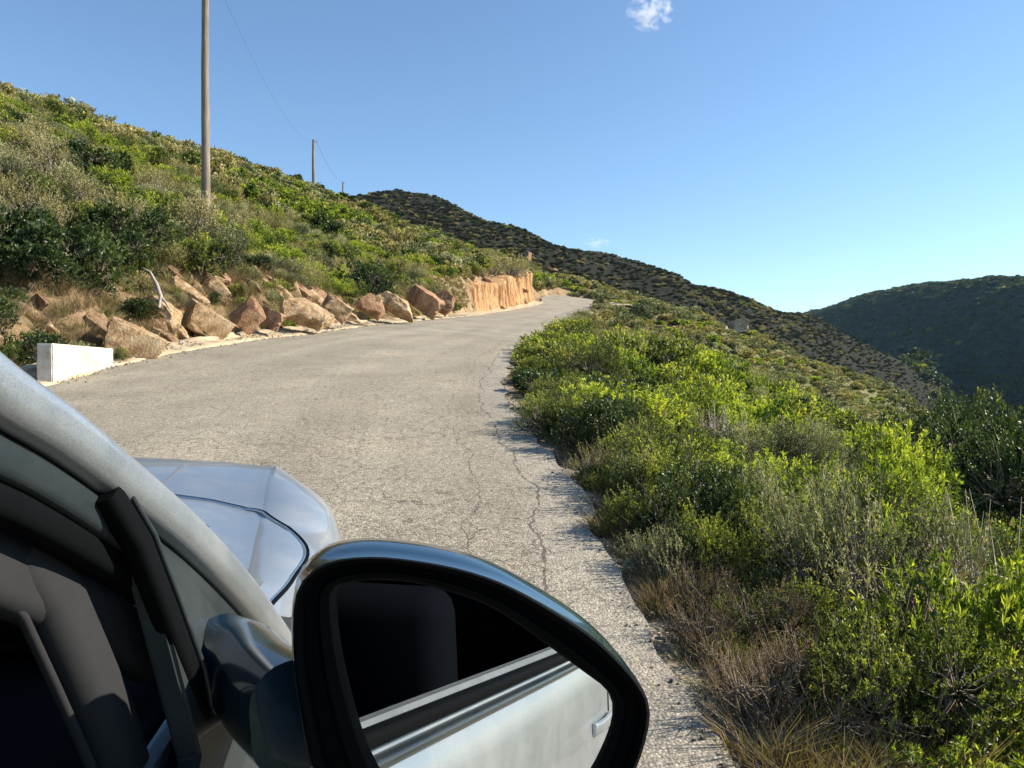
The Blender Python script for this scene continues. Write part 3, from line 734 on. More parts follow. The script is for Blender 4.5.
def grass(seed, R=.35, H=.4, n=160, mat='leaf_dry', w=.008, tint0=.5, lean=.5):
    rng = np.random.default_rng(seed)
    a = rng.uniform(0, 2*np.pi, n); r = R*.55*np.sqrt(rng.uniform(0, 1, n))
    B = np.stack([np.cos(a)*r, np.sin(a)*r, np.full(n, -.03)], 1)
    D = unit(np.stack([np.cos(a)*lean*rng.uniform(0, 1.2, n), np.sin(a)*lean*rng.uniform(0, 1.2, n), np.ones(n)], 1)+rng.normal(size=(n, 3))*.15)
    h = H*rng.uniform(.4, 1.1, n)[:, None]; S_ = unit(np.cross(D, rng.normal(size=(n, 3))))*w*.5
    m_ = B+D*h*.55; dr = D.copy(); dr[:, 2] *= .5; dr += np.stack([np.cos(a), np.sin(a), 0*a], 1)*.3; T = m_+unit(dr)*h*.5
    V = np.stack([B-S_, B+S_, m_+S_*.8, m_-S_*.8, T+S_*.15, T-S_*.15], 1).reshape(-1, 3)
    o = np.arange(n)[:, None]*6
    Q = np.concatenate([o+np.array([[0, 1, 2, 3]]), o+np.array([[3, 2, 4, 5]])])
    t = np.clip(tint0+rng.normal(size=n)*.22, 0, 1)
    return mesh_np('blades', V, Q, M[mat], False, attrs={'tint': ('FACE', 'FLOAT', np.r_[t, t])})

KINDS = {
 # hi: within ~11 m, mid: to 45 m, lo: beyond
 'mastic': dict(hi=dict(tips=1250, lpt=17, leaf=(.033, .0135), twig=.14, tint0=.38, clump=.55), mid=dict(tips=620, lpt=9, leaf=(.075, .035), twig=.17, tint0=.42), lo=dict(tips=170, lpt=6, leaf=(.19, .11), twig=.2, tint0=.42, stems=0), mat='leaf_mastic'),
 'lime': dict(hi=dict(tips=620, lpt=17, leaf=(.060, .017), twig=.13, tint0=.55, upr=.9), mid=dict(tips=480, lpt=10, leaf=(.085, .036), twig=.15, tint0=.55, upr=.9), lo=dict(tips=170, lpt=6, leaf=(.19, .11), twig=.2, tint0=.5, stems=0), mat='leaf_lime'),
 'grey': dict(hi=dict(tips=900, lpt=18, leaf=(.034, .009), twig=.2, tint0=.45, upr=.7, spiky=.5), mid=dict(tips=700, lpt=10, leaf=(.06, .020), twig=.26, tint0=.48, upr=.8, spiky=.8), lo=dict(tips=170, lpt=6, leaf=(.18, .085), twig=.26, tint0=.5, stems=0), mat='leaf_grey'),
 'dark': dict(hi=dict(tips=1200, lpt=15, leaf=(.038, .016), twig=.13, tint0=.45), mid=dict(tips=720, lpt=9, leaf=(.075, .038), twig=.15, tint0=.45), lo=dict(tips=190, lpt=6, leaf=(.2, .12), twig=.2, tint0=.45, stems=0), mat='leaf_dark'),
 'olive': dict(hi=dict(tips=700, lpt=14, leaf=(.036, .010), twig=.24, tint0=.45, upr=1.0, spiky=.9, bare=.15), mid=dict(tips=560, lpt=9, leaf=(.065, .022), twig=.3, tint0=.5, upr=1.1, spiky=1., bare=.1), lo=dict(tips=160, lpt=6, leaf=(.18, .085), twig=.3, tint0=.5, stems=0), mat='leaf_olive', bark='bark_pale'),
 'twiggy': dict(hi=dict(tips=520, lpt=6, leaf=(.032, .012), twig=.3, tint0=.4, upr=.6, spiky=.8, bare=.55, stems=14, open_=.03), mid=dict(tips=420, lpt=5, leaf=(.06, .022), twig=.34, tint0=.45, bare=.45, stems=12), lo=dict(tips=120, lpt=5, leaf=(.18, .07), twig=.3, tint0=.5, stems=0), mat='leaf_dry', bark='bark_pale'),
 'burnt': dict(lo=dict(tips=150, lpt=5, leaf=(.22, .12), twig=.25, tint0=.45, stems=0), mat='leaf_burnt'),
}
SM = {}
for ki, (k, d) in enumerate(KINDS.items()):
    for lod in ('hi', 'mid', 'lo'):
        if lod not in d: continue
        nvar = {'hi': 3, 'mid': 3, 'lo': 2}[lod]
        if lod == 'hi' and k in ('dark',): nvar = 2
        SM[k, lod] = []
        for v in range(nvar):
            kw = dict(d[lod]); kw['mat'] = d['mat']; kw['bark'] = d.get('bark', 'bark')
            SM[k, lod].append(shrub(100*ki+v*7+{'hi': 1, 'mid': 2, 'lo': 3}[lod], lobes=[9, 11, 7][v % 3], twigs_on=lod != 'lo', **kw))
SM['dark', 'big'] = [shrub(771+v, lobes=16, tips=2300, lpt=13, leaf=(.022, .0105), twig=.08, tint0=.42, upr=.15, stems=10, mat='leaf_dark') for v in range(2)]
DESC = {'mastic': 'leafy green mastic shrub', 'lime': 'bright yellow-green leafy shrub', 'grey': 'soft grey-green shrub', 'dark': 'dense dark green shrub',
        'olive': 'olive-brown heather-like shrub', 'twiggy': 'nearly bare twiggy grey shrub', 'burnt': 'scorched brown bush'}
rs = np.random.default_rng(2024)
def place_shrub(kind, lod, x, y, z, R, H, label, group, name=None):
    f, s = SM[kind, lod][rs.integers(0, len(SM[kind, lod]))]
    nm = {'mastic': 'mastic_shrub', 'lime': 'bright_shrub', 'grey': 'grey_shrub', 'dark': 'dark_shrub', 'olive': 'heather_shrub', 'twiggy': 'twiggy_shrub', 'burnt': 'scorched_bush'}[kind]
    root = empty(name or nm, (x, y, z), (rs.normal()*.05, rs.normal()*.05, rs.uniform(0, 6.28)), (R, R, H))
    tag(root, label, 'shrub', group)
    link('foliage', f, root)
    if s: link('branches', s, root)
    return root
# ---- candidate positions over the near and middle ground (variable-radius dart throwing)
def scatter(n, sampler, rad_of, seed, existing=None):
    rng = np.random.default_rng(seed); pts = [] if existing is None else list(existing); cell = 1.2; g = {}
    def key(x, y): return (int(math.floor(x/cell)), int(math.floor(y/cell)))
    for p in pts: g.setdefault(key(p[0], p[1]), []).append(p)
    outp = []
    for _ in range(n):
        x, y = sampler(rng); r = rad_of(x, y, rng)
        if r is None: continue
        kx, ky = key(x, y); ok = True
        for a in range(-2, 3):
            for b in range(-2, 3):
                for q in g.get((kx+a, ky+b), ()):
                    if (q[0]-x)**2+(q[1]-y)**2 < ((r+q[2])*.54)**2: ok = False; break
                if not ok: break
            if not ok: break
        if ok:
            p = (x, y, r); g.setdefault((kx, ky), []).append(p); outp.append(p)
    return outp
def rad_near(x, y, rng):
    d, side, zr, s = road_frame(np.array([x]), np.array([y])); d = d[0]; side = side[0]
    r = rng.uniform(.55, 1.15)
    if d < 0: return None
    if side > 0:
        if y < 4.6 and d < 1.25: r = rng.uniform(.25, .45)
        e_ = .20 if 3 < y < 8.5 else .46 if y < 20 else .36
        if d < e_+r*.62: 
            r = (d-e_)/.62
            if r < .32: return None
    else:
        if d < 1.75+.4*r: return None
        if 50 < y < 78 and d < 2.0: return None
    return r
def samp(rng):
    # uniform in the seen wedge
    while True:
        y = 2+78*rng.random()**.8; x = y*rng.uniform(-.78, .80)+rng.uniform(-3, 3)
        if -45 < x < 40: return x, y
HAZE = .00007
def proj(x, y, z): return 512+F*x/y, 384-F*z/y
def pick(rng, **w):
    ks = list(w); p = np.array([w[k] for k in ks], float); return ks[rng.choice(len(ks), p=p/p.sum())]
def kind_at(x, y, rng):
    d, side, zr, s = road_frame(np.array([x]), np.array([y])); d = d[0]; side = side[0]
    n = float(vnoise(np.array([x/3.1]), np.array([y/4.2]), 88)[0])+.5
    n2 = float(vnoise(np.array([x/9.]), np.array([y/9.]), 89)[0])+.5
    z = zr[0]; px = 512+F*x/max(y, .5)
    if side > 0:
        if y < 5: return pick(rng, mastic=6, lime=4*(px > 820)+.8, grey=1.0*(px < 850), twiggy=1.0*(px > 900), dark=.9)
        if y < 16:
            if n < .38: return pick(rng, lime=5, mastic=3)
            if n > .72: return pick(rng, grey=2, mastic=3, twiggy=.7)
            return pick(rng, mastic=6, dark=1.3, lime=2.4)
        if y < 38: 
            if n2 < .4: return pick(rng, grey=4, olive=2, twiggy=1.5, dark=.6)
            return pick(rng, mastic=5, lime=3, dark=1.2, grey=1)
        if n2 < .5: return pick(rng, olive=4, grey=5, twiggy=1)
        return pick(rng, grey=3.5, olive=3, lime=1.8, mastic=1, dark=.3)
    h = d
    if y < 24:
        if h < 4.4: return pick(rng, dark=4.5, mastic=2.5, grey=1, olive=1)
        return pick(rng, olive=6, grey=3.2, twiggy=.7, mastic=.5)
    if h > 22: return pick(rng, olive=5, grey=2.5, mastic=1, lime=.6, dark=.8, twiggy=.6)
    if n2 < .36: return pick(rng, lime=4, mastic=2, olive=1.6)
    if n2 < .62: return pick(rng, grey=3, olive=5, mastic=1, twiggy=.5)
    return pick(rng, mastic=3.4, lime=1.2, olive=3.6, grey=1.5, dark=1.0)

# a few specific shrubs of the photograph, then the scatter around them: (px, y depth, kind, R, H)
SPEC = [
 (985, 13.5, 'dark', 2.2, 3.1, 'big round dark green shrub at the right frame edge above the bright ones'),
 (948, 14.8, 'dark', 1.85, 2.7, 'dark green shrub left of the big round dark one near the right frame edge'),
 (1050, 12.2, 'dark', 2.0, 3.2, 'tall dark green shrub cut by the right frame edge'),
 (1015, 15.5, 'mastic', 1.5, 3.0, 'green shrub behind the dark shrubs at the right frame edge'),
 (590, 9.0, 'mastic', .5, .75, 'green bush hugging the road edge near the widest road shadows'),
 (605, 6.2, 'olive', .28, .42, 'small olive tuft-like bush on the broken road edge'),
 (628, 5.4, 'grey', .30, .46, 'small grey-green bush on the broken road edge above the mirror'),
 (650, 4.5, 'mastic', .30, .42, 'knee-high green bush touching the road edge right of the mirror top'),
 (700, 4.4, 'dark', .42, .6, 'dark little bush behind the knee-high green one'),
 (676, 3.8, 'grey', .26, .36, 'low grey-green tuft at the road edge beside the mirror'),
 (720, 3.9, 'mastic', .34, .5, 'green bush between the dead brown bushes and the dark little bush'),
 (905, 10.6, 'lime', 1.05, 1.6, 'upright yellow-green shrub left of the big round dark one'),
 (1000, 3.5, 'twiggy', .75, .95, 'leafless grey tangle of twigs at the right frame edge'),
 (775, 4.9, 'grey', .5, .7, 'fine-leaved grey-green bush in the middle of the near right slope'),
 (668, 5.2, 'mastic', .5, .62, 'low green bush spreading at the road edge just above the dry bushes'),
 (620, 7.0, 'dark', .55, .8, 'dark bush leaning to the road edge beyond the low green bush'),
 (868, 3.5, 'grey', .5, .85, 'grey-green bush between the dead brown bushes and the bright shrub'),
 (905, 2.5, 'mastic', .36, .5, 'small green bush at the bottom edge right of the dead brown bushes'),
 (780, 4.0, 'mastic', .42, .6, 'green bush right behind the largest dead brown bush'),
 (850, 5.6, 'lime', .6, .95, 'yellow-green bush in the middle of the near right slope'),
 (965, 2.75, 'lime', .42, .75, 'bright yellow-green shrub in the lower right corner'),
 (590, 13.2, 'mastic', .8, 1.15, 'rounded green shrub bulging onto the road edge at the long shadows'),
 (640, 21.5, 'grey', 1.25, 1.55, 'domed grey-green bush standing above the bright green ones on the right'),
 (612, 17, 'lime', 1.0, 1.15, 'glowing yellow-green shrub just below the domed grey-green bush'),
 (690, 11.2, 'lime', .95, 1.15, 'sunlit yellow-green shrub in the centre of the right slope'),
 (214, 24.5, 'grey', 1.35, 1.5, 'pale grey-green bush below the tall wooden pole'),
 (360, 38, 'dark', 1.6, 2.0, 'dark green shrub hanging over the rocks below the small middle pole'),
 (430, 47, 'olive', 1.8, 2.0, 'brownish rounded bush left of the orange rock cut'),
 (487, 70, 'olive', 3.0, 2.2, 'wide olive domed bush on top of the orange rock cut'),
 (60, 17.2, 'dark', 1.3, 1.6, 'dark green shrub above the flat ochre boulder'),
 (118, 15.2, 'mastic', .32, .4, 'small green tuft of a shrub growing before the big tan boulder'),
 (196, 26.5, 'olive', 1.5, 1.9, 'tan-olive bush hiding the foot of the tall wooden pole'),
 (470, 60, 'mastic', 1.3, 1.0, 'green shrub capping the left end of the orange rock cut'),
 (498, 66, 'olive', 1.4, 1.1, 'olive bush growing on the lip of the orange rock cut, left of centre'),
 (522, 72.5, 'mastic', 1.3, .9, 'small green shrub on the right part of the orange rock cut'),
 (612, 52, 'dark', 1.2, 1.3, 'dark shrub hiding the end of the road where it bends right'),
 (628, 62, 'mastic', 1.5, 1.6, 'green shrub on the crest where the road disappears'),
 (645, 70, 'dark', 1.7, 1.7, 'dark shrub on the crest right of the vanishing road'),
 (660, 78, 'olive', 1.9, 1.8, 'olive shrub on the crest below the burnt hill'),
 (640, 90, 'dark', 1.7, 2.2, 'dark shrub behind the crest of the bend'),
]
allp = []
for px, y, k, R, H, lab in SPEC:
    x = (px-512)/F*y
    if 59 < y < 74 and 460 < px < 530: x = float(np.interp(y, LE[:, 1], LE[:, 0]))-2.4; 
    z = float(terrain(np.array([x]), np.array([y]))[0])
    rt = place_shrub(k, 'big' if k == 'dark' and R > 1.8 else 'hi' if y < 16 else 'mid', x, y, z-.05, R, H, lab, None)
    allp.append((x, y, R))
def samp_near(rng):
    while True:
        y = 1.6+10*rng.random()**1.4; x = y*rng.uniform(.08, .86)+.2
        return x, y
def rad_small(x, y, rng):
    d, side, zr, s = road_frame(np.array([x]), np.array([y])); d = d[0]
    if side[0] < 0 or d < .30: return None
    return min(rng.uniform(.30, .55), max(.17, (d-.13)*.75))
def samp_left(rng):
    y = rng.uniform(13, 52); return float(np.interp(y, LE[:, 1], LE[:, 0]))-rng.uniform(1.0, 2.3), y
def rad_left(x, y, rng): return rng.uniform(.28, .55)
pts = scatter(70, samp_left, rad_left, 96, allp)
pts = pts+scatter(9000, samp, rad_near, 98, allp+pts)
pts = pts+scatter(5200, samp_near, rad_small, 97, allp+pts)
pts = pts+scatter(16000, samp, rad_near, 99, allp+pts)
# behind the boulders of the left bank keep the rocks visible
P = np.array(pts)
gz = terrain(P[:, 0], P[:, 1])
dd_, sd_, zz_, ss_ = road_frame(P[:, 0], P[:, 1])
rng = np.random.default_rng(5)
items = []
for (x, y, r), z, d, sd, zr in zip(pts, gz, dd_, sd_, zz_):
    k = kind_at(x, y, rng)
    H = r*rng.uniform(.95, 1.35)
    if r < .56 and sd > 0 and y < 12: H *= 1.25
    if sd > 0 and y < 5.5: H = min(H, .95)*.8
    if sd > 0 and d < 1.7 and y < 30: H *= .9
    if sd > 0 and y > 38: H *= .85
    if sd > 0 and 14 < y < 36 and d > 3: H *= 1.15
    if sd > 0 and 11 < y < 45 and d < 3: H *= .82
    if sd < 0 and y < 24 and d > 4: H *= 1.2
    px, py = proj(x, y, z+H*.6)
    vis = -50 < px < 1070 and py < 830
    # hidden by the crest of the slope?
    items.append([r/math.hypot(x, y)*(1 if vis else .0), k, x, y, z, r, H, sd, d, px, py])
items.sort(key=lambda t: -t[0])
NI = 284
near, rest = items[:NI], items[NI:]
ORD = ['nearest', 'second nearest', 'third nearest', 'fourth nearest', 'fifth nearest', 'sixth nearest', 'seventh nearest', 'eighth nearest']
cnt = {}
def region(it):
    _, k, x, y, z, r, H, sd, d, px, py = it
    if sd > 0:
        if d < 1.6: return 'along the right road edge'
        return 'on the right slope' if y < 14 else 'farther down the right slope'
    return 'just above the left bank rocks' if d < 5 else 'up the left hillside'
for it in sorted(near, key=lambda t: math.hypot(t[2], t[3])):
    _, k, x, y, z, r, H, sd, d, px, py = it
    rg = region(it); c = cnt.get((k, rg), 0); cnt[k, rg] = c+1
    if c < 8: lab, grp = f'{DESC[k]}, {ORD[c]} of its kind {rg}', 'maquis shrubs on the slopes'
    else: lab, grp = f'{DESC[k]} within the dense thicket {rg}', f'{DESC[k]}s {rg}'
    lod = 'hi' if math.hypot(x, y) < 11 else 'mid'
    place_shrub(k, lod, x, y, z-.06, r*1.12, H, lab, grp)
# prototypes on the far ground used by the mass of scrub
protos = {}
for ki, k in enumerate(KINDS):
    for v in range(len(SM[k, 'lo'])):
        f, s = SM[k, 'lo'][v]
        protos.setdefault(k, []).append(f)
# ---- geometry-nodes scatter: one point cloud object, every point gets one shrub mesh
def scatter_object(name, pts, meshes, label, proto_objs):
    """pts: list of (x,y,z,rx,ry,rz_,sx,sy,sz,idx)"""
    a = np.array(pts, dtype=np.float32)
    me = bpy.data.meshes.new(name); me.vertices.add(len(a)); me.vertices.foreach_set('co', a[:, :3].ravel())
    for an, sl in (('rot', slice(3, 6)), ('scl', slice(6, 9))):
        t = me.attributes.new(an, 'FLOAT_VECTOR', 'POINT'); t.data.foreach_set('vector', a[:, sl].ravel())
    t = me.attributes.new('idx', 'INT', 'POINT'); t.data.foreach_set('value', a[:, 9].astype(np.int32))
    me.update()
    o = link(name, me); tag(o, label, None, None, 'stuff')
    ng = bpy.data.node_groups.new(name, 'GeometryNodeTree')
    ng.interface.new_socket('Geometry', in_out='INPUT', socket_type='NodeSocketGeometry'); ng.interface.new_socket('Geometry', in_out='OUTPUT', socket_type='NodeSocketGeometry')
    gi = ng.nodes.new('NodeGroupInput'); go = ng.nodes.new('NodeGroupOutput')
    m2p = ng.nodes.new('GeometryNodeMeshToPoints')
    iop = ng.nodes.new('GeometryNodeInstanceOnPoints'); join = ng.nodes.new('GeometryNodeJoinGeometry')
    ng.links.new(gi.outputs[0], m2p.inputs[0]); ng.links.new(m2p.outputs[0], iop.inputs['Points'])
    for po in reversed(proto_objs):
        oi = ng.nodes.new('GeometryNodeObjectInfo'); oi.inputs['Object'].default_value = po; oi.inputs['As Instance'].default_value = True
        oi.transform_space = 'ORIGINAL'; ng.links.new(oi.outputs['Geometry'], join.inputs[0])
    ng.links.new(join.outputs[0], iop.inputs['Instance']); iop.inputs['Pick Instance'].default_value = True
    def na(nm, ty, sock):
        n = ng.nodes.new('GeometryNodeInputNamedAttribute'); n.data_type = ty; n.inputs['Name'].default_value = nm
        ng.links.new(n.outputs['Attribute'], iop.inputs[sock])
    na('idx', 'INT', 'Instance Index'); na('rot', 'FLOAT_VECTOR', 'Rotation'); na('scl', 'FLOAT_VECTOR', 'Scale')
    ng.links.new(iop.outputs[0], go.inputs[0])
    md = o.modifiers.new('scatter', 'NODES'); md.node_group = ng
    return o
# proto objects: real shrubs standing at middle distance (first of every kind / variant), mid and low detail
plist, pindex = [], {}
pr = np.random.default_rng(8)
PROTO_AT = {('mastic', 0): (14, 45), ('mastic', 1): (-18, 62), ('lime', 0): (16, 52), ('lime', 1): (-20, 70), ('grey', 0): (20, 60), ('grey', 1): (-24, 66), ('dark', 0): (-14, 58), ('dark', 1): (24, 70),
            ('olive', 0): (27, 64), ('olive', 1): (-22, 60), ('twiggy', 0): (22, 74), ('twiggy', 1): (-26, 74), ('burnt', 0): (26, 170), ('burnt', 1): (5, 190)}
FARNAME = {'mastic': 'mastic_shrub', 'lime': 'bright_shrub', 'grey': 'grey_shrub', 'dark': 'dark_shrub', 'olive': 'heather_shrub', 'twiggy': 'twiggy_shrub', 'burnt': 'scorched_bush'}
for (k, v), (x, y) in PROTO_AT.items():
    z = float(terrain(np.array([x]), np.array([y]))[0])
    f = SM[k, 'lo'][v][0]
    o = link(FARNAME[k], f); o.location = (x, y, z-.05); o.scale = (1.1, 1.1, 1.1)
    o.rotation_euler = (0, 0, pr.uniform(0, 6))
    where = 'on the burnt hill' if k == 'burnt' else ('far out on the green spur right of the road' if x > 0 else 'high up the left hillside')
    tag(o, f'{DESC[k]} {where}', 'shrub', 'far shrubs on the hillsides'); pindex[k, 'lo', v] = len(plist); plist.append(o)
# mid detail sources: foliage of individuals
for k in KINDS:
    if (k, 'mid') not in SM: continue
    for v, (f, s) in enumerate(SM[k, 'mid']):
        src = next((o for o in bpy.data.objects if o.data is f), None)
        if src is not None: pindex[k, 'mid', v] = len(plist); plist.append(src)
def gp(k, lod, x, y, z, R, H, rng):
    c = [i for (kk, l, v), i in pindex.items() if kk == k and l == lod]
    if not c: c = [i for (kk, l, v), i in pindex.items() if kk == k]
    return (x, y, z, rng.normal()*.06, rng.normal()*.06, rng.uniform(0, 6.28), R, R, H, c[rng.integers(0, len(c))])
g = []
rng = np.random.default_rng(12)
for _, k, x, y, z, r, H, sd, d, px, py in rest:
    g.append(gp(k, 'mid' if math.hypot(x, y) < 55 else 'lo', x, y, z-.08, r*1.15, H, rng))
# the slopes beyond: coarser dart throwing on a jittered grid
def grid_fill(x0, x1, y0, y1, step, fn, seed):
    rg = np.random.default_rng(seed)
    X, Y = np.meshgrid(np.arange(x0, x1, step), np.arange(y0, y1, step)); X = X+rg.uniform(-.5, .5, X.shape)*step; Y = Y+rg.uniform(-.5, .5, Y.shape)*step
    X = X.ravel(); Y = Y.ravel()
    k = (Y > 1) & (np.abs(X)/np.maximum(Y, 1) < .85)
    X, Y = X[k], Y[k]; Z = terrain(X, Y); D, SD, _, _ = road_frame(X, Y)
    u = (384-F*Z/Y)
    k = (D > 1.3) & (u < 800)
    for x, y, z, d, sd in zip(X[k], Y[k], Z[k], D[k], SD[k]): fn(x, y, z, d, sd, rg)
def fill_a(x, y, z, d, sd, rg):
    sl = float(np.interp(x, [-40, -20, 0, 18, 35, 47, 61, 81, 110], [100, 105, 112, 113, 124, 136, 148, 160, 175]))
    if y > sl+3: return
    if y < 80 and -45 < x < 40 and abs(x) < .82*y: return
    n = float(vnoise(np.array([x/11.]), np.array([y/14.]), 189)[0])+.5
    if rg.random() < .12: return
    if x > 0: k = pick(rg, olive=4, grey=6.5, lime=3.2*(n < .5), mastic=.3+.6*(n > .66), twiggy=.5, dark=.08)
    else: k = pick(rg, olive=5, mastic=1.6, lime=1.0*(n < .5), dark=.9, grey=2)
    R = rg.uniform(.7, 1.5); g.append(gp(k, 'lo', x, y, z-.1, R, R*rg.uniform(.6, .9), rg))
grid_fill(-75, 130, 30, 180, 1.5, fill_a, 1)
rg = np.random.default_rng(77)
X, Y = np.meshgrid(np.arange(-70, 60, 1.35), np.arange(-22, 62, 1.35)); X = (X+rg.uniform(-.5, .5, X.shape)).ravel(); Y = (Y+rg.uniform(-.5, .5, Y.shape)).ravel()
kk = ~((Y > 2) & (X > -.78*Y-3) & (X < .80*Y+2.5)) & (X > -75-.0*Y) & (np.hypot(X, Y) < 75); X, Y = X[kk], Y[kk]
Z = terrain(X, Y); D, SD, _, _ = road_frame(X, Y)
for x, y, z, d, sd in zip(X, Y, Z, D, SD):
    if d < (2.0 if sd < 0 else 1.1): continue
    R = rg.uniform(.65, 1.15); k = pick(rg, olive=4, grey=3, mastic=3, dark=1.2, lime=1, twiggy=.5)
    g.append(gp(k, 'mid' if math.hypot(x, y) < 30 else 'lo', x, y, z-.08, R, R*rg.uniform(.8, 1.2), rg))
scatter_object('shrubland', g, None, 'continuous maquis scrub covering both near hillsides', plist)
# burnt hill
g2 = []
def fill_b(x, y, z, d, sd, rg):
    sl = float(np.interp(x, [-40, -20, 0, 18, 35, 47, 61, 81, 110], [100, 105, 112, 113, 124, 136, 148, 160, 175]))
    if y < sl or y > 380 or z < -32: return
    n = float(fbm(np.array([x/26.]), np.array([y/26.]), 3, 289)[0])+.5
    if rg.random() < .12+.3*(n < .40): return
    k = pick(rg, burnt=8, olive=.8+2.2*(n > .62), twiggy=.35, dark=2.0, mastic=.8*(n > .6)+.15)
    R = rg.uniform(.4, 1.0); g2.append(gp(k, 'lo', x, y, z-.15, R, R*rg.uniform(.6, .9), rg))
grid_fill(-90, 235, 100, 380, 1.35, fill_b, 2)
scatter_object('burnt_scrub', g2, None, 'scorched dark scrub speckling the bare hill behind the bend', plist)
g3 = []
def fill_c(x, y, z, d, sd, rg):
    fh = float(far_hill(np.array([x]), np.array([y]))[0])
    if z < fh-1: return
    if y > 820: return
    if rg.random() < .25: return
    k = pick(rg, dark=12, mastic=.7, olive=.15)
    R = rg.uniform(1.6, 3.4); g3.append(gp(k, 'lo', x, y, z-.3, R, R*rg.uniform(.6, 1.0), rg))
grid_fill(150, 420, 230, 830, 3.6, fill_c, 3)
scatter_object('far_woodland', g3, None, 'dark evergreen scrub on the shaded hill across the valley', plist)
# ---- dry grass, tufts, and stray stems by the road
M['leaf_rust'] = m_leaf('rust_brown_leaves', [(0, (.08, .045, .025)), (.4, (.19, .12, .065)), (.75, (.34, .24, .14)), (1, (.48, .37, .23))], .25, .8, .15)
GR = {'dry': [grass(i, .34, .42, 190, 'leaf_dry', .006, .45, .6) for i in range(3)], 'green': [grass(20+i, .25, .26, 150, 'leaf_olive', .007, .55, .7) for i in range(2)],
      'brown': [shrub(900+i, 1, 1, lobes=8, tips=420, lpt=9, leaf=(.03, .006), twig=.26, tint0=.38, spiky=.6, upr=.8, bare=.1, stems=6, mat='leaf_rust', bark='bark') for i in range(2)]}
def tuft(kind, x, y, s, label, grp, nm):
    z = float(terrain(np.array([x]), np.array([y]))[0])
    d, side, zr, _ = road_frame(np.array([x]), np.array([y])); 
    if side[0] > 0 and d[0] < .8: z = max(z, float(zr[0])-.04-.12*max(float(d[0]), 0)**1.3)
    v = GR[kind][rs.integers(0, len(GR[kind]))]
    if isinstance(v, tuple):
        r_ = empty(nm, (x, y, z-.03), (0, 0, rs.uniform(0, 6)), (s, s, s)); link('foliage', v[0], r_); link('branches', v[1], r_); return tag(r_, label, 'dry bush', grp)
    o = link(nm, v); o.location = (x, y, z-.02); o.scale = (s, s, s); o.rotation_euler = (0, 0, rs.uniform(0, 6)); return tag(o, label, 'grass tuft', grp)
BD = [(668, 3.75, .26, 'small rusty dead bush at the ragged road edge, farthest of the dead ones'), (772, 2.5, .34, 'rusty dead bush at the bottom frame edge below the largest dead one'), (705, 3.05, .28, 'dead straw-coloured bush leaning over the road edge'), (700, 3.5, .30, 'reddish-brown dead bush by the road edge right of the mirror'), (755, 3.15, .36, 'tangled dead brown bush, largest of the dry ones beside the mirror'), (810, 2.85, .32, 'dead brown bush at the bottom of the frame between two green ones'), (735, 2.75, .26, 'low dead brown bush nearest the road edge at the bottom of the frame')]
for px, y, s, lab in BD: tuft('brown', (px-512)/F*y, y, s, lab, None, 'dead_bush')
for i in range(60):
    y = 2.2+22*rs.random()**1.3; xr = np.interp(y, REd[:, 1], REd[:, 0]); x = xr+rs.uniform(.28, .75)+(.4*rs.random() if y < 5 else 0)
    k = 'dry' if rs.random() < .35 else 'green'
    tuft(k, x, y, rs.uniform(.3, .55), ('dry straw' if k == 'dry' else 'small green')+' grass tuft rooted in the gravel at the right road edge', ('dry straw' if k == 'dry' else 'green')+' tufts at the right road edge', 'grass_tuft')
for i in range(90):
    y = 11+38*rs.random(); xl = np.interp(y, LEd[:, 1], LEd[:, 0]); x = xl-rs.uniform(1.1, 3.0)
    k = 'dry' if rs.random() < .55 else 'green'
    tuft(k, x, y, rs.uniform(.7, 1.5), ('dry straw' if k == 'dry' else 'small green')+' grass tuft between the rocks of the left bank', ('dry straw' if k == 'dry' else 'green')+' tufts on the left bank', 'grass_tuft')
cov = []
src = [next(o for o in bpy.data.objects if o.data is m) for m in GR['dry']+GR['green'] if any(o.data is m for o in bpy.data.objects)]
cr = np.random.default_rng(44)
for i in range(500):
    y = 1.5+16*cr.random()**1.3; xr = float(np.interp(y, REd[:, 1], REd[:, 0])); x = xr+.32+(.3+.4*y)*cr.random()**1.2
    cov.append((x, y, 0, cr.normal()*.15, cr.normal()*.15, cr.uniform(0, 6.3), *([cr.uniform(.3, .6)]*3), cr.integers(0, len(src))))
for i in range(260):
    y = 1.7+3.6*cr.random(); xr = float(np.interp(y, REd[:, 1], REd[:, 0])); x = xr+.12+1.2*cr.random()
    cov.append((x, y, 0, cr.normal()*.15, cr.normal()*.15, cr.uniform(0, 6.3), *([cr.uniform(.28, .6)]*3), cr.integers(0, len(src))))
for i in range(2600):
    y = 11+45*cr.random(); xl = float(np.interp(y, LEd[:, 1], LEd[:, 0])); x = xl-1.1-3.2*cr.random()
    cov.append((x, y, 0, cr.normal()*.15, cr.normal()*.15, cr.uniform(0, 6.3), *([cr.uniform(.5, 1.2)]*3), cr.integers(0, len(src))))
cva = np.array(cov, float); cva[:, 2] = terrain(cva[:, 0], cva[:, 1])-.03
dd2, sd2, zr2, _ = road_frame(cva[:, 0], cva[:, 1]); m_ = (sd2 > 0) & (dd2 < .8); cva[m_, 2] = np.maximum(cva[m_, 2], zr2[m_]-.05-.12*np.clip(dd2[m_], 0, 1)**1.3)
scatter_object('grass', cva, None, 'short straw-coloured and olive grass under the shrubs on both verges', src)
peb = [rock_mesh('pebble', 301+i, M['grit'], sub=2, cuts=9, rough=.1) for i in range(3)]
pob = []
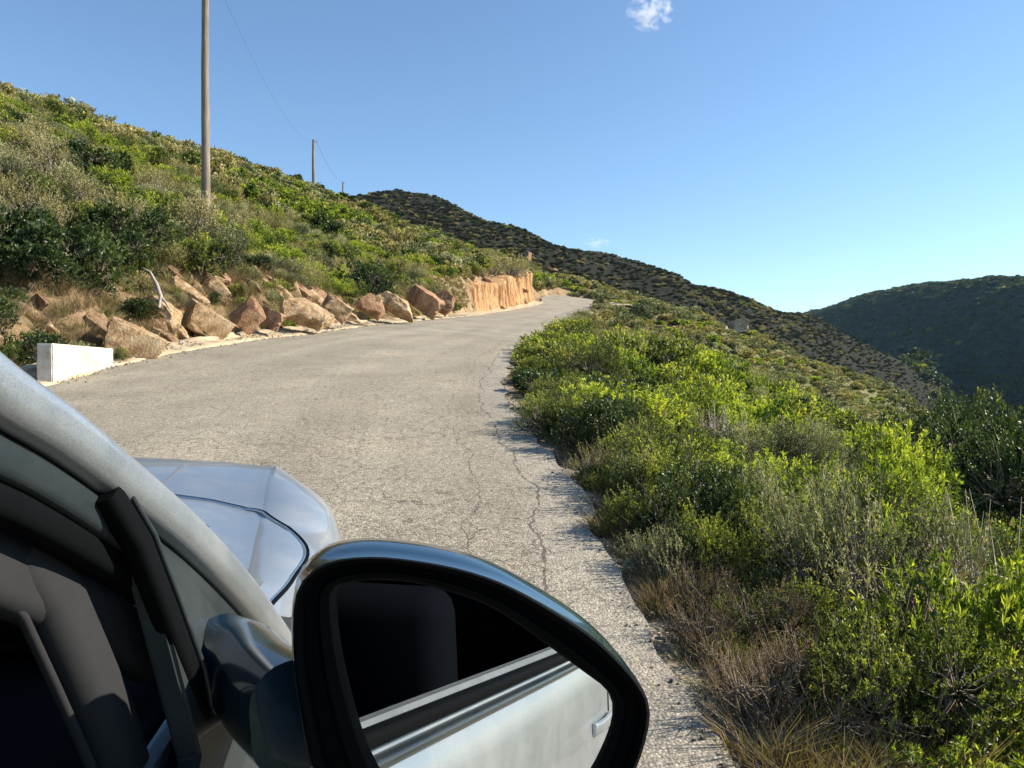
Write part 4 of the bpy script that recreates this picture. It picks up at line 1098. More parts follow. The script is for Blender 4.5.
for i in range(3):
    y = 3.2+1.3*i; x = float(np.interp(y, REd[:, 1], REd[:, 0]))+.12; o = link('stone', peb[i]); o.scale = (.035, .03, .025); o.location = (x, y, rz(y)-.02)
    tag(o, ['fist-sized grey stone lying on the broken road edge right of the mirror', 'grey stone on the broken road edge, a little beyond the nearest one', 'grey stone on the broken road edge, farthest of the three biggest'][i], 'stone'); pob.append(o)
gr = []
for i in range(5200):
    y = 1.6+22*cr.random()**1.5; u = .16+.17*float(smooth(3, 6.5, y))*(y < 16)+cr.normal()*.13; x = float(np.interp(y, REd[:, 1], REd[:, 0]))+u; s_ = .004+.013*cr.random()**2.5
    gr.append((x, y, rz(y)+(.004 if u < .1 else -.03-.05*max(u-.1, 0)), cr.uniform(0, 3), cr.uniform(0, 3), cr.uniform(0, 6), s_, s_, s_*.8, cr.integers(0, 3)))
for i in range(4200):
    y = 12+40*cr.random()**1.3; u = cr.normal()*.3+.25; k_ = float(np.interp(y, LEd[:, 1], LEd[:, 0])); zz_ = float(np.interp(y, LEd[:, 1], LEd[:, 2])); s_ = .008+.03*cr.random()**3
    gr.append((k_-u, y, zz_+(.01 if u < 0 else .04+.14*min(u, .8)), cr.uniform(0, 3), cr.uniform(0, 3), cr.uniform(0, 6), s_, s_, s_*.8, cr.integers(0, 3)))
scatter_object('gravel', gr, None, 'loose gravel and grit crumbled along both road edges', pob)
# bleached fallen branch on the left bank
o_ = W(160, 292, 18.6)
pp = [W(150, 272, 18.9), W(157, 285, 18.7), W(161, 297, 18.4), W(159, 308, 18.2)]
V, Q = joinp([tube_np(pp, [.03, .045, .05, .03], 8), tube_np([W(161, 297, 18.4), W(166, 303, 18.3), W(171, 312, 18.2)], [.035, .025, .01], 6), tube_np([W(157, 285, 18.7), W(152, 293, 18.5)], [.03, .01], 6), tube_np([W(150, 272, 18.9), W(143, 268, 18.9)], [.03, .012], 6)])
tag(link('bare_branch', mesh_np('bare_branch', V, Q, M['bark_pale'], True)), 'bleached bare branch lying among the rocks of the left bank', 'branch')

# ------------------------------------------------------------------ clouds
def m_cloud():
    m, nt, out = newmat('cloud_vapour')
    tc = opos(nt); n = noise(nt, 2.3, 7, .66, tc, dist=.6)
    ln = nt.nodes.new('ShaderNodeVectorMath'); ln.operation = 'LENGTH'; L(nt, tc, ln.inputs[0])
    f = mth(nt, 'SUBTRACT', mth(nt, 'SUBTRACT', n.outputs[0], .40), mth(nt, 'MULTIPLY', ln.outputs['Value'], .17), clamp=True)
    v = nt.nodes.new('ShaderNodeVolumePrincipled'); v.inputs['Color'].default_value = (1, 1, 1, 1); v.inputs['Anisotropy'].default_value = .2
    ri = nt.nodes.new('ShaderNodeObjectInfo')
    L(nt, mth(nt, 'MULTIPLY', f, mth(nt, 'MULTIPLY', ri.outputs['Alpha'], .35)), v.inputs['Density'])
    L(nt, v.outputs[0], out.inputs['Volume']); return m
mc = m_cloud()
for px, py, y, sx, sz, al, lab in ((650, 12, 2600, 85, 62, .42, 'small white wispy cloud at the top of the sky'), (597, 243, 3200, 60, 24, .30, 'very faint cloud wisp just above the burnt hill')):
    bm = bmesh.new(); bmesh.ops.create_icosphere(bm, subdivisions=3, radius=1); me = bpy.data.meshes.new('cloud'); bm.to_mesh(me); bm.free(); me.materials.append(mc)
    o = link('cloud', me); o.location = W(px, py, y); o.scale = (sx, sx, sz); o.color = (1, 1, 1, al); tag(o, lab, 'cloud')
# ------------------------------------------------------------------ light, sky, camera
SUN_AZ, SUN_EL = 82, 33     # degrees clockwise from straight ahead (+Y), and above the horizon
sd = Vector((math.sin(RAD(SUN_AZ))*math.cos(RAD(SUN_EL)), math.cos(RAD(SUN_AZ))*math.cos(RAD(SUN_EL)), math.sin(RAD(SUN_EL))))
sl = bpy.data.lights.new('sun', 'SUN'); sl.energy = 5.0; sl.angle = RAD(.55); sl.color = (1, .92, .79)
so = bpy.data.objects.new('sun', sl); col.objects.link(so); so.rotation_euler = sd.to_track_quat('Z', 'Y').to_euler(); so.location = (60, 20, 60)
wd = bpy.data.worlds.new('World'); S.world = wd; wd.use_nodes = True
nt = wd.node_tree; bg = nt.nodes['Background']
sky = nt.nodes.new('ShaderNodeTexSky'); sky.sky_type = 'NISHITA'; sky.sun_disc = False; sky.sun_elevation = RAD(SUN_EL); sky.sun_rotation = RAD(SUN_AZ)
sky.air_density = 1.0; sky.dust_density = .0; sky.ozone_density = 2.2; sky.altitude = 50
L(nt, mix(nt, 1, sky.outputs[0], (.86, .95, 1.0), 'MULTIPLY'), bg.inputs[0]); bg.inputs[1].default_value = .112
cam = bpy.data.cameras.new('camera'); co = bpy.data.objects.new('camera', cam); col.objects.link(co)
co.location = (0, 0, 0); co.rotation_euler = (RAD(90), 0, 0); cam.sensor_width = 36; cam.lens = 36*F/1024; cam.clip_end = 9000; cam.clip_start = .02
S.camera = co
S.view_settings.view_transform = 'Standard'; S.view_settings.look = 'None'; S.view_settings.exposure = .82; S.view_settings.gamma = 1
S.cycles.max_bounces = 6; S.cycles.diffuse_bounces = 2; S.cycles.glossy_bounces = 4; S.cycles.transmission_bounces = 6; S.cycles.transparent_max_bounces = 8; S.cycles.volume_bounces = 1
S.cycles.use_denoising = True
hm, hnt, hout = newmat('haze_air'); hv = hnt.nodes.new('ShaderNodeVolumePrincipled'); hv.inputs['Color'].default_value = (.45, .75, 1, 1); hv.inputs['Density'].default_value = HAZE; hv.inputs['Anisotropy'].default_value = .3
L(hnt, hv.outputs[0], hout.inputs['Volume'])
zmin = float(GZ.min())-1; zmax = float(GZ.max())+6
bm = bmesh.new(); bmesh.ops.create_cube(bm, size=1, matrix=Matrix.Translation(((ax_[0]+ax_[-1])/2, (ay_[0]+ay_[-1])/2, (zmin+zmax)/2)) @ Matrix.Diagonal((ax_[-1]-ax_[0]+4, ay_[-1]-ay_[0]+4, zmax-zmin, 1)))
hme = bpy.data.meshes.new('haze'); bm.to_mesh(hme); bm.free(); hme.materials.append(hm); tag(link('haze', hme), kind='stuff')
print('HAZE box', zmin, zmax)
S.cycles.caustics_reflective = False; S.cycles.caustics_refractive = False
# ================================================================== the car (local frame: X right of the centreline, Y forward, Z up from the road)
r_v = Vector((1, .1, 0)).normalized(); d_v = Vector((-.1, 1, .109)).normalized(); u_v = r_v.cross(d_v)
MR = Matrix((r_v, d_v, u_v)).transposed()
EYE = Vector((1.07, 0, 1.342))
def px2l(px, py, yc):
    w = Vector(((px-512)/F, 1, (384-py)/F)); c = MR.transposed() @ w; c *= yc/c.y
    return c+EYE
def paint(name, c0, c1, rough, metal=.75, coat=1.0, dirt=.38):
    m, nt, out = newmat(name)
    P = opos(nt); n = noise(nt, 900, 2, .5, P); d = noise(nt, 6, 6, .7, P)
    c = mix(nt, ramp(nt, n.outputs[0], [(.35, 0), (.65, 1)]).outputs[0], c0, c1)
    dust = ramp(nt, d.outputs[0], [(.42, 0), (.8, dirt)])
    c = mix(nt, dust.outputs[0], c, (.42, .37, .30))
    rg = ramp(nt, d.outputs[0], [(.4, rough), (.75, rough+.22)])
    p = pbsdf(nt, out, c, rg.outputs[0], metal, coat=coat, spec=.5)
    return m
MC = {}
MC['paint'] = paint('silver_paint', (.33, .36, .38), (.46, .49, .51), .42, coat=.6)
MC['frame'] = paint('grey_door_frame', (.020, .028, .032), (.03, .04, .044), .36, .2, .4, .06)
MC['gloss'] = m_plain('blue_black_gloss_plastic', (.006, .026, .048), .18, 0, .5, .6)
MC['black'] = m_plain('black_rubber', (.003, .0035, .004), .7, 0, .06)
MC['trim'] = m_plain('grey_cabin_trim', (.033, .033, .034), .9, 0, .05)
MC['dash'] = m_plain('dark_cabin_plastic', (.008, .009, .011), .7, 0, .05)
MC['seat'] = m_plain('dark_seat_fabric', (.004, .005, .007), .9, 0, 0)
MC['tyre'] = m_plain('tyre_rubber', (.02, .02, .02), .85, 0, .2)
MC['rim'] = m_plain('silver_alloy', (.45, .45, .46), .35, .9)
MC['red'] = m_plain('red_lens', (.35, .01, .01), .15, 0, .5, 1)
MC['glint'] = m_plain('glint_metal', (.7, .7, .7), .15, 1)
def m_glass(name, tint, dens=.75):
    m, nt, out = newmat(name)
    t = nt.nodes.new('ShaderNodeBsdfTransparent'); t.inputs[0].default_value = (*tint, 1)
    g = nt.nodes.new('ShaderNodeBsdfGlossy'); g.inputs['Roughness'].default_value = .02
    fr = nt.nodes.new('ShaderNodeFresnel'); fr.inputs[0].default_value = 1.5
    ms = nt.nodes.new('ShaderNodeMixShader'); L(nt, fr.outputs[0], ms.inputs[0]); L(nt, t.outputs[0], ms.inputs[1]); L(nt, g.outputs[0], ms.inputs[2]); L(nt, ms.outputs[0], out.inputs[0]); return m
MC['glass'] = m_glass('windscreen_glass', (.75, .82, .8)); MC['tint'] = m_glass('tinted_glass', (.05, .06, .065)); MC['lens'] = m_glass('headlight_lens', (.7, .75, .78))
def m_mirror():
    m, nt, out = newmat('mirror_silver')
    P = opos(nt); n = noise(nt, 45, 4, .7, P)
    g = nt.nodes.new('ShaderNodeBsdfGlossy'); g.inputs[0].default_value = (.95, .96, .96, 1)
    L(nt, ramp(nt, n.outputs[0], [(.5, .0), (.9, .06)]).outputs[0], g.inputs['Roughness']); L(nt, g.outputs[0], out.inputs[0]); return m
MC['mirror'] = m_mirror()

CAR = empty('car'); CAR.matrix_world = Matrix.Translation(MR @ (-EYE)) @ MR.to_4x4()
tag(CAR, 'silver-grey car with blue-black door mirror, seen from beside its open passenger window', 'car')
def lk(name, me, parent=None): return link(name, me, parent or CAR)
def bm_obj(name, bm, mat, parent=None, sharp=32, smooth_=True):
    me = bpy.data.meshes.new(name); bmesh.ops.recalc_face_normals(bm, faces=bm.faces[:]); bm.to_mesh(me); bm.free(); me.materials.append(mat)
    if smooth_:
        me.polygons.foreach_set('use_smooth', np.ones(len(me.polygons), bool)); me.set_sharp_from_angle(angle=RAD(sharp))
    return lk(name, me, parent)
# ---- body tables: Y, w, Zs, Xc, Zc, Zt
TB = np.array([
 (-2.08, .62, .62, .5, .80, .80), (-2.04, .74, .80, .62, .93, .94), (-1.95, .82, .90, .72, .985, .99), (-1.75, .87, .93, .80, 1.00, 1.005), (-1.2, .90, .95, .83, .995, 1.0),
 (-.5, .905, .945, .835, .985, .99), (.3, .905, .94, .835, .975, .98), (.8, .905, .935, .835, .962, .985), (1.0, .902, .925, .80, .945, 1.03), (1.15, .90, .905, .786, .925, 1.015), (1.4, .897, .878, .745, .907, .99),
 (1.6, .885, .860, .713, .899, .968), (1.8, .855, .862, .682, .915, .962), (1.92, .81, .86, .665, .918, .955), (2.0, .76, .85, .65, .913, .945), (2.07, .69, .80, .59, .865, .885), (2.14, .60, .70, .50, .78, .80), (2.18, .52, .58, .42, .66, .67)])
def tb(y):
    k = np.clip(np.searchsorted(TB[:, 0], y)-1, 0, len(TB)-2); t = (y-TB[k, 0])/(TB[k+1, 0]-TB[k, 0])
    p1, p2 = TB[k, 1:], TB[k+1, 1:]
    s = (p2-p1)/(TB[k+1, 0]-TB[k, 0])
    def slope(i):
        if i <= 0 or i >= len(TB)-1: return s*0
        a = (TB[i, 1:]-TB[i-1, 1:])/(TB[i, 0]-TB[i-1, 0]); b = (TB[i+1, 1:]-TB[i, 1:])/(TB[i+1, 0]-TB[i, 0])
        return np.where(a*b > 0, 2*a*b/(a+b+1e-9), 0)
    h = TB[k+1, 0]-TB[k, 0]; m1 = slope(k)*h; m2 = slope(k+1)*h
    if k == 0: m1 = s*h
    if k+1 == len(TB)-1: m2 = s*h
    return (2*t**3-3*t**2+1)*p1+(t**3-2*t**2+t)*m1+(-2*t**3+3*t**2)*p2+(t**3-t**2)*m2
def profile(y):
    w, Zs, Xc, Zc, Zt = tb(y)
    zb = .21+.10*smooth(1.7, 2.18, y)+.12*smooth(-1.7, -2.08, -y*-1)*0+.1*smooth(1.6, 2.08, -y)
    P = [(0, zb), (w*.6, zb), (w*.90, zb+.01), (w*.955, zb+.05), (w*.968, zb+.14), (w*.972, zb+.2), (w*.99, .48), (w, .60), (w*1.002, .70), (w*.992, .78 if Zs > .8 else Zs*.95), (w*.985, Zs-.055 if Zs > .8 else Zs*.97), (w*.972, Zs-.02), (w*.95, Zs+.004),
         ((w*.95+Xc)/2, (Zs+Zc)/2+.012), (Xc+.012, Zc+.002), (Xc, Zc), (Xc-.03, Zc+.001), (Xc*.85, Zc+(Zt-Zc)*.32), (Xc*.6, Zc+(Zt-Zc)*.72), (Xc*.3, Zc+(Zt-Zc)*.94), (0, Zt)]
    P = [(x, max(zb, z)) for x, z in P]
    return P
ST = sorted(set(list(np.round(np.arange(-2.08, 2.18, .04), 3))+[-2.08, -1.04, .93, 2.18, 1.0]))
bm = bmesh.new(); rows = []
for y in ST:
    P = profile(y); npf = len(P)
    right = [bm.verts.new((x, y, z)) for x, z in P]
    leftv = [bm.verts.new((-x, y, z)) for x, z in P[1:-1]]
    rows.append(right+leftv[::-1])
nrow = len(rows[0])
for a, b in zip(rows[:-1], rows[1:]):
    for i in range(nrow): bm.faces.new((a[i], a[(i+1) % nrow], b[(i+1) % nrow], b[i]))
bm.faces.new(rows[0][::-1]); bm.faces.new(rows[-1])
bmesh.ops.recalc_face_normals(bm, faces=bm.faces[:])
me = bpy.data.meshes.new('body'); bm.to_mesh(me); bm.free(); me.materials.append(MC['paint']); me.materials.append(MC['dash'])
body = bpy.data.objects.new('body', me); col.objects.link(body)
def cutter(fn):
    bm = bmesh.new(); fn(bm); bmesh.ops.recalc_face_normals(bm, faces=bm.faces[:]); me = bpy.data.meshes.new('cutter'); bm.to_mesh(me); bm.free(); me.materials.append(MC['paint']); me.materials.append(MC['dash'])
    for p in me.polygons: p.material_index = 1
    o = bpy.data.objects.new('cutter', me); col.objects.link(o); md = body.modifiers.new('cut', 'BOOLEAN'); md.operation = 'DIFFERENCE'; md.object = o; md.solver = 'EXACT'; return o
AX = (1.42, -1.46)
cs = []
for ya in AX:
    for sx in (1, -1): cs.append(cutter(lambda b, ya=ya, sx=sx: bmesh.ops.create_cone(b, cap_ends=True, segments=48, radius1=.385, radius2=.385, depth=.5, matrix=Matrix.Translation((sx*.88, ya, .345)) @ Matrix.Rotation(RAD(90), 4, 'Y'))))
def cab(b):
    bmesh.ops.create_cube(b, size=1, matrix=Matrix.Translation((0, -.42, .83)) @ Matrix.Diagonal((1.66, 2.56, .9, 1)))
cs.append(cutter(cab))
dg = bpy.context.evaluated_depsgraph_get(); ev = body.evaluated_get(dg); newme = bpy.data.meshes.new_from_object(ev)
for c in cs: bpy.data.objects.remove(c)
bpy.data.objects.remove(body)
# split into panels
bm = bmesh.new(); bm.from_mesh(newme)
def panel_of(f):
    c = f.calc_center_median()
    if f.material_index == 1: return 'body'
    if abs(f.normal.z) < .75 and .40 < c.z and abs(c.x) > .84 and -1.04 < c.y < .93 : return 'door'
    if abs(f.normal.z) < .75 and .40 < c.z and abs(c.x) > .84 and False and math.hypot(c.y-AX[1], c.z-.345) > .43: return 'rear_door'
    if f.normal.z > .3 and c.y > 1.0 and c.z > .86 and c.y < 2.0:
        w, Zs, Xc, Zc, Zt = tb(c.y)
        if abs(c.x) < Xc+.0: return 'hood'
    return 'body'
groups = {}
for f in bm.faces:
    p = panel_of(f); 
    if 'door' in p: p += ('_r' if f.calc_center_median().x > 0 else '_l')
    groups.setdefault(p, []).append(f.index)
bm.free()
def submesh(name, keep, parent=None):
    b = bmesh.new(); b.from_mesh(newme); b.faces.ensure_lookup_table(); ks = set(keep)
    bmesh.ops.delete(b, geom=[f for f in b.faces if f.index not in ks], context='FACES')
    me = bpy.data.meshes.new(name); b.to_mesh(me); b.free(); me.materials.append(MC['paint']); me.materials.append(MC['dash'])
    me.polygons.foreach_set('use_smooth', np.ones(len(me.polygons), bool)); me.set_sharp_from_angle(angle=RAD(28)); return lk(name, me, parent)
submesh('body', groups['body']); submesh('hood', groups['hood'])
doors = {}
for k, nm in (('door_r', 'door'), ('door_l', 'door'), ('rear_door_r', 'rear_door'), ('rear_door_l', 'rear_door')):
    if k in groups: doors[k] = submesh(nm, groups[k])
# ---- generic sweeps and boxes
def sweep(name, path, prof, mat, parent=None, out=Vector((1, 0, 0)), close=True, scale=None, sharp=40):
    """profile points (a outward, b along the normal in the surface) swept along a path"""
    P = [Vector(p) for p in path]; bm = bmesh.new(); rs_ = []
    for i, p in enumerate(P):
        T = (P[min(i+1, len(P)-1)]-P[max(i-1, 0)]).normalized(); A_ = (out-T*out.dot(T)).normalized(); B_ = T.cross(A_)
        s = scale[i] if scale else 1
        rs_.append([bm.verts.new(p+A_*a*s+B_*b*s) for a, b in prof])
    n = len(prof)
    for a, b in zip(rs_[:-1], rs_[1:]):
        for i in range(n if close else n-1): bm.faces.new((a[i], a[(i+1) % n], b[(i+1) % n], b[i]))
    if close: bm.faces.new(rs_[0]); bm.faces.new(rs_[-1][::-1])
    return bm_obj(name, bm, mat, parent, sharp)
def spl(pts, n=8):
    return [Vector(v) for v in catmull(np.array([tuple(p) for p in pts]), n)]
def rrect(a, b, r=.3, n=4, oa=0, ob=0):
    o = []; R = min(a, b)*r
    for cx, cy, s in ((a/2-R, b/2-R, 0), (-a/2+R, b/2-R, 90), (-a/2+R, -b/2+R, 180), (a/2-R, -b/2+R, 270)):
        for k in range(n+1): t = RAD(s+90*k/n); o.append((oa+cx+R*math.cos(t), ob+cy+R*math.sin(t)))
    return o
def box(name, c, s, mat, parent=None, bev=.02, rot=(0, 0, 0), seg=3):
    bm = bmesh.new(); bmesh.ops.create_cube(bm, size=1, matrix=Matrix.Translation(c) @ Euler(rot).to_matrix().to_4x4() @ Matrix.Diagonal((*s, 1)))
    bmesh.ops.bevel(bm, geom=bm.edges[:], offset=bev, segments=seg, affect='EDGES', profile=.5); return bm_obj(name, bm, mat, parent)
def mir(p): return Vector((-p[0], p[1], p[2]))
# ---- roof rail / A pillar path, silver: traced base to screen edge, then up over the roof side
AP = [px2l(296, 668, .93), px2l(268, 627, .84), px2l(235, 585, .765), px2l(188, 536, .69), px2l(126, 484, .61), px2l(58, 431, .535), px2l(0, 393, .48)]
AP += [Vector((.795, .33, 1.385)), Vector((.765, .14, 1.45)), Vector((.745, -.15, 1.485)), Vector((.735, -.6, 1.49)), Vector((.735, -1.1, 1.46)), Vector((.74, -1.5, 1.38)), Vector((.78, -1.78, 1.20)), Vector((.82, -1.9, 1.02))]
APs = spl(AP, 6)
for s_, P_ in ((1, APs), (-1, [mir(p) for p in APs])):
    prof = rrect(.028, .037, .48, 5)
    sweep('roof_pillar', P_, prof, MC['paint'], out=Vector((s_, 0, 0)))
    # door-frame (painted, darker) just below and behind, then the rubber seal
    F_ = [p for p in P_ if p.y > -1.45]
    sg = s_
    sweep('door_frame', F_, [(a, b*sg) for a, b in rrect(.022, .026, .3, 3, -.012, -.031)], MC['frame'], out=Vector((s_, 0, 0)))
    sweep('window_seal', F_, [(a, b*sg) for a, b in rrect(.024, .022, .3, 3, -.018, -.054)], MC['black'], out=Vector((s_, 0, 0)))
    G_ = [p for p in P_ if p.y < .74 and p.y > -1.45]
    sweep('pillar_trim', G_, [(a, b*sg) for a, b in rrect(.03, .05, .45, 4, -.045, -.082)], MC['trim'], out=Vector((s_, 0, 0)))
# roof
bm = bmesh.new(); rws = []
ry = [p for p in APs if p.y < .34]
for p in ry:
    crown = .035+.0*p.y
    rws.append([bm.verts.new((p.x*t, p.y+.06*(1-t*t)*(1 if p.y > -1 else -1.3), p.z+crown*(1-t*t)+.012)) for t in np.linspace(-1, 1, 17)])
cut = next(i for i, p in enumerate(ry) if p.y < -1.52)
for a, b in zip(rws[:cut], rws[1:cut+1]):
    for i in range(16): bm.faces.new((a[i], a[i+1], b[i+1], b[i]))
bm_obj('roof', bm, MC['paint'])
bm = bmesh.new(); rws2 = []
for p in ry[cut:]: rws2.append([bm.verts.new((p.x*t*.97, p.y-.08*(1-t*t), p.z+.03*(1-t*t))) for t in np.linspace(-1, 1, 17)])
for a, b in zip(rws2[:-1], rws2[1:]):
    for i in range(16): bm.faces.new((a[i], a[i+1], b[i+1], b[i]))
bm_obj('rear_window', bm, MC['tint'])
# windscreen
bm = bmesh.new(); wsr = []
wp = [p for p in APs if p.y > .14 and p.y < .86]
for p in wp: wsr.append([bm.verts.new((p.x*t*.985, p.y+.17*(1-t*t), p.z-.012+.035*(1-t*t))) for t in np.linspace(-1, 1, 21)])
for a, b in zip(wsr[:-1], wsr[1:]):
    for i in range(20): bm.faces.new((a[i], a[i+1], b[i+1], b[i]))
bm_obj('windscreen', bm, MC['glass'])
# cowl, wipers
box('cowl', (0, .93, .985), (1.44, .20, .05), MC['black'], bev=.02, rot=(RAD(-6), 0, 0))
for s_ in (.62, -.02):
    w_ = sweep('wiper', [Vector((s_, 1.0, 1.035)), Vector((s_-.2, .96, 1.055)), Vector((s_-.5, .90, 1.085)), Vector((s_-.6, .88, 1.09))], rrect(.012, .016, .4, 2), MC['black'], out=Vector((0, 0, 1)))
b_ = px2l(207, 523, 1.12); box('wiper_pivot', (b_.x-.016, b_.y, b_.z-.014), (.036, .04, .022), MC['black'], bev=.012)
# hood shut line: dark gap, plus a thin bright strip added as its painted highlight
HL = spl([Vector((.30, 1.63, .955)), Vector((.59, 1.625, .915)), Vector((.70, 1.62, .905)), Vector((.735, 1.57, .902)), Vector((.835, 1.405, .895)), Vector((.85, 1.2, .912)), Vector((.85, 1.0, .935))], 8)
def on_body(p, lift):
    P = profile(p.y); xs = [q[0] for q in P[12:]][::-1]; zs = [q[1] for q in P[12:]][::-1]
    return Vector((p.x, p.y, float(np.interp(abs(p.x), xs, zs))+lift))
for s_ in (1, -1):
    Q_ = [on_body(p, .001) for p in HL]; Q_ = Q_ if s_ > 0 else [mir(p) for p in Q_]
    sweep('hood_gap', Q_, rrect(.006, .006, .4, 2), MC['black'], out=Vector((0, 0, 1)))
    Q2 = [p+Vector((-.004*s_, -.006, .0012)) for p in Q_]
    sweep('hood_glint', Q2, rrect(.006, .006, .5, 3), MC['glint'], out=Vector((0, 0, 1)))
# door gaps
def side_x(y, z):
    P = profile(y); q = [(zz, x) for x, zz in P[3:13]]; q.sort(); return float(np.interp(z, [a for a, b in q], [b for a, b in q]))
for s_ in (1, -1):
    for yy in (-1.04, .93):
        pts_ = []
        for z in np.linspace(.36, .93, 14):
            if math.hypot(yy-AX[1], z-.345) < .40: continue
            pts_.append(Vector((s_*(side_x(yy, z)+.0005), yy, z)))
        sweep('door_gap', pts_, rrect(.003, .007, .4, 2), MC['black'], out=Vector((s_, 0, 0)))
    pts_ = [Vector((s_*(side_x(y, .37)+.0005), y, .37)) for y in np.arange(-1.04, .93, .05)]
    sweep('door_gap', pts_, rrect(.003, .008, .4, 2), MC['black'], out=Vector((s_, 0, 0)))
    # black belt strips under the side windows
    for nm_, dz, th, mt in (('window_strip', .0, .020, 'black'), ('belt_moulding', -.03, .014, 'frame')):
        pts_ = [Vector((s_*(tb(y)[0]*.962-.004), y, tb(y)[1]+.026+dz)) for y in np.arange(-1.4, .86, .06)]
        sweep(nm_, pts_, rrect(.026, th, .4, 3), MC[mt], out=Vector((s_, 0, 0)))
    # B and C pillars
    for yb, yt, wd_ in ((-1.02, -1.0, .10),):
        zt_ = float(np.interp(-yt, [-p.y for p in APs], [p.z for p in APs])); xt_ = float(np.interp(-yt, [-p.y for p in APs], [p.x for p in APs]))
        sweep('side_pillar', [Vector((s_*.855, yb, .95)), Vector((s_*(.855+xt_)/2+s_*.008, (yb+yt)/2, (.95+zt_)/2)), Vector((s_*xt_, yt, zt_-.02))], rrect(.03, wd_, .3, 3), MC['dash'], out=Vector((s_, 0, 0)))
    # rear side glass, and front glass on the far side (the near front window is wound down)
    def sideglass(nm, y0, y1, zlo, mat):
        bm = bmesh.new(); rr2 = []
        for y in np.linspace(y0, y1, 9):
            zt_ = float(np.interp(-y, [-p.y for p in APs], [p.z for p in APs]))-.05; xt_ = float(np.interp(-y, [-p.y for p in APs], [p.x for p in APs]))-.02
            rr2.append([bm.verts.new((s_*(.855+(xt_-.855)*t-.012), y, zlo+(zt_-zlo)*t)) for t in np.linspace(0, 1, 7)])
        for a, b in zip(rr2[:-1], rr2[1:]):
            for i in range(6): bm.faces.new((a[i], a[i+1], b[i+1], b[i]))
        bm_obj(nm, bm, mat)
    sideglass('quarter_window', -1.42, -1.08, .96, MC['tint'])
    if s_ < 0: sideglass('side_window', -.98, .70, .95, MC['glass'])
    # handle
    for key, yh in (('door_r' if s_ > 0 else 'door_l', -.93),):
        sweep('handle', [Vector((s_*(.900+o), yh+dy, .80)) for dy, o in ((-.09, 0), (-.07, .007), (0, .010), (.07, .007), (.09, 0))], rrect(.012, .026, .4, 3), MC['paint'], doors.get(key), out=Vector((s_, 0, 0)))
# ---- sail panel with the divider bar in front of the open window
def plate(name, pts, th, mat, parent=None):
    bm = bmesh.new(); f = bm.faces.new([bm.verts.new(p) for p in pts]); bm.normal_update(); n = f.normal.copy()
    r = bmesh.ops.extrude_face_region(bm, geom=[f]); bmesh.ops.translate(bm, vec=-n*th if n.x > 0 else n*th, verts=[v for v in r['geom'] if isinstance(v, bmesh.types.BMVert)])
    bmesh.ops.bevel(bm, geom=bm.edges[:], offset=.003, segments=2, affect='EDGES')
    return bm_obj(name, bm, mat, parent, 30)
for s_ in (1, -1):
    T0 = Vector((.844, .61, 1.155)); 
    pts_ = [T0, Vector((.855, .70, 1.095)), Vector((.872, .80, 1.02)), Vector((.884, .90, .965)), Vector((.902, .93, .955)), Vector((.910, .93, .86)), Vector((.910, .50, .86)), Vector((.895, .50, .95)), Vector((.884, .60, .98))]  # low corners carry the dark sheet down the door as the mirror's shade
    sp = plate('sail_panel', [p if s_ > 0 else mir(p) for p in pts_][::1 if s_ > 0 else -1], .02, MC['frame'])
    bar = [Vector((.830, .578, 1.200)), Vector((.842, .600, 1.155)), Vector((.854, .612, 1.10)), Vector((.868, .628, 1.03)), Vector((.878, .645, .93))]
    bar = [p if s_ > 0 else mir(p) for p in bar]
    sweep('window_channel', bar, rrect(.018, .022, .35, 3), MC['black'], out=Vector((s_, 0, 0)))
    sweep('channel_lip', [p+Vector((s_*.008, .015, .001)) for p in bar], rrect(.005, .004, .5, 3), MC['frame'], out=Vector((s_, 0, 0)))
    br2 = [p+Vector((-.05*s_, -.030, -.03)) for p in bar]
    sweep('inner_trim', br2, rrect(.035, .05, .45, 4), MC['trim'], out=Vector((s_, 0, 0)))
    sweep('trim_piping', [p+Vector((.0*s_, -.038, -.0)) for p in br2], rrect(.008, .006, .5, 3), MC['trim'], out=Vector((s_, 0, 0)))
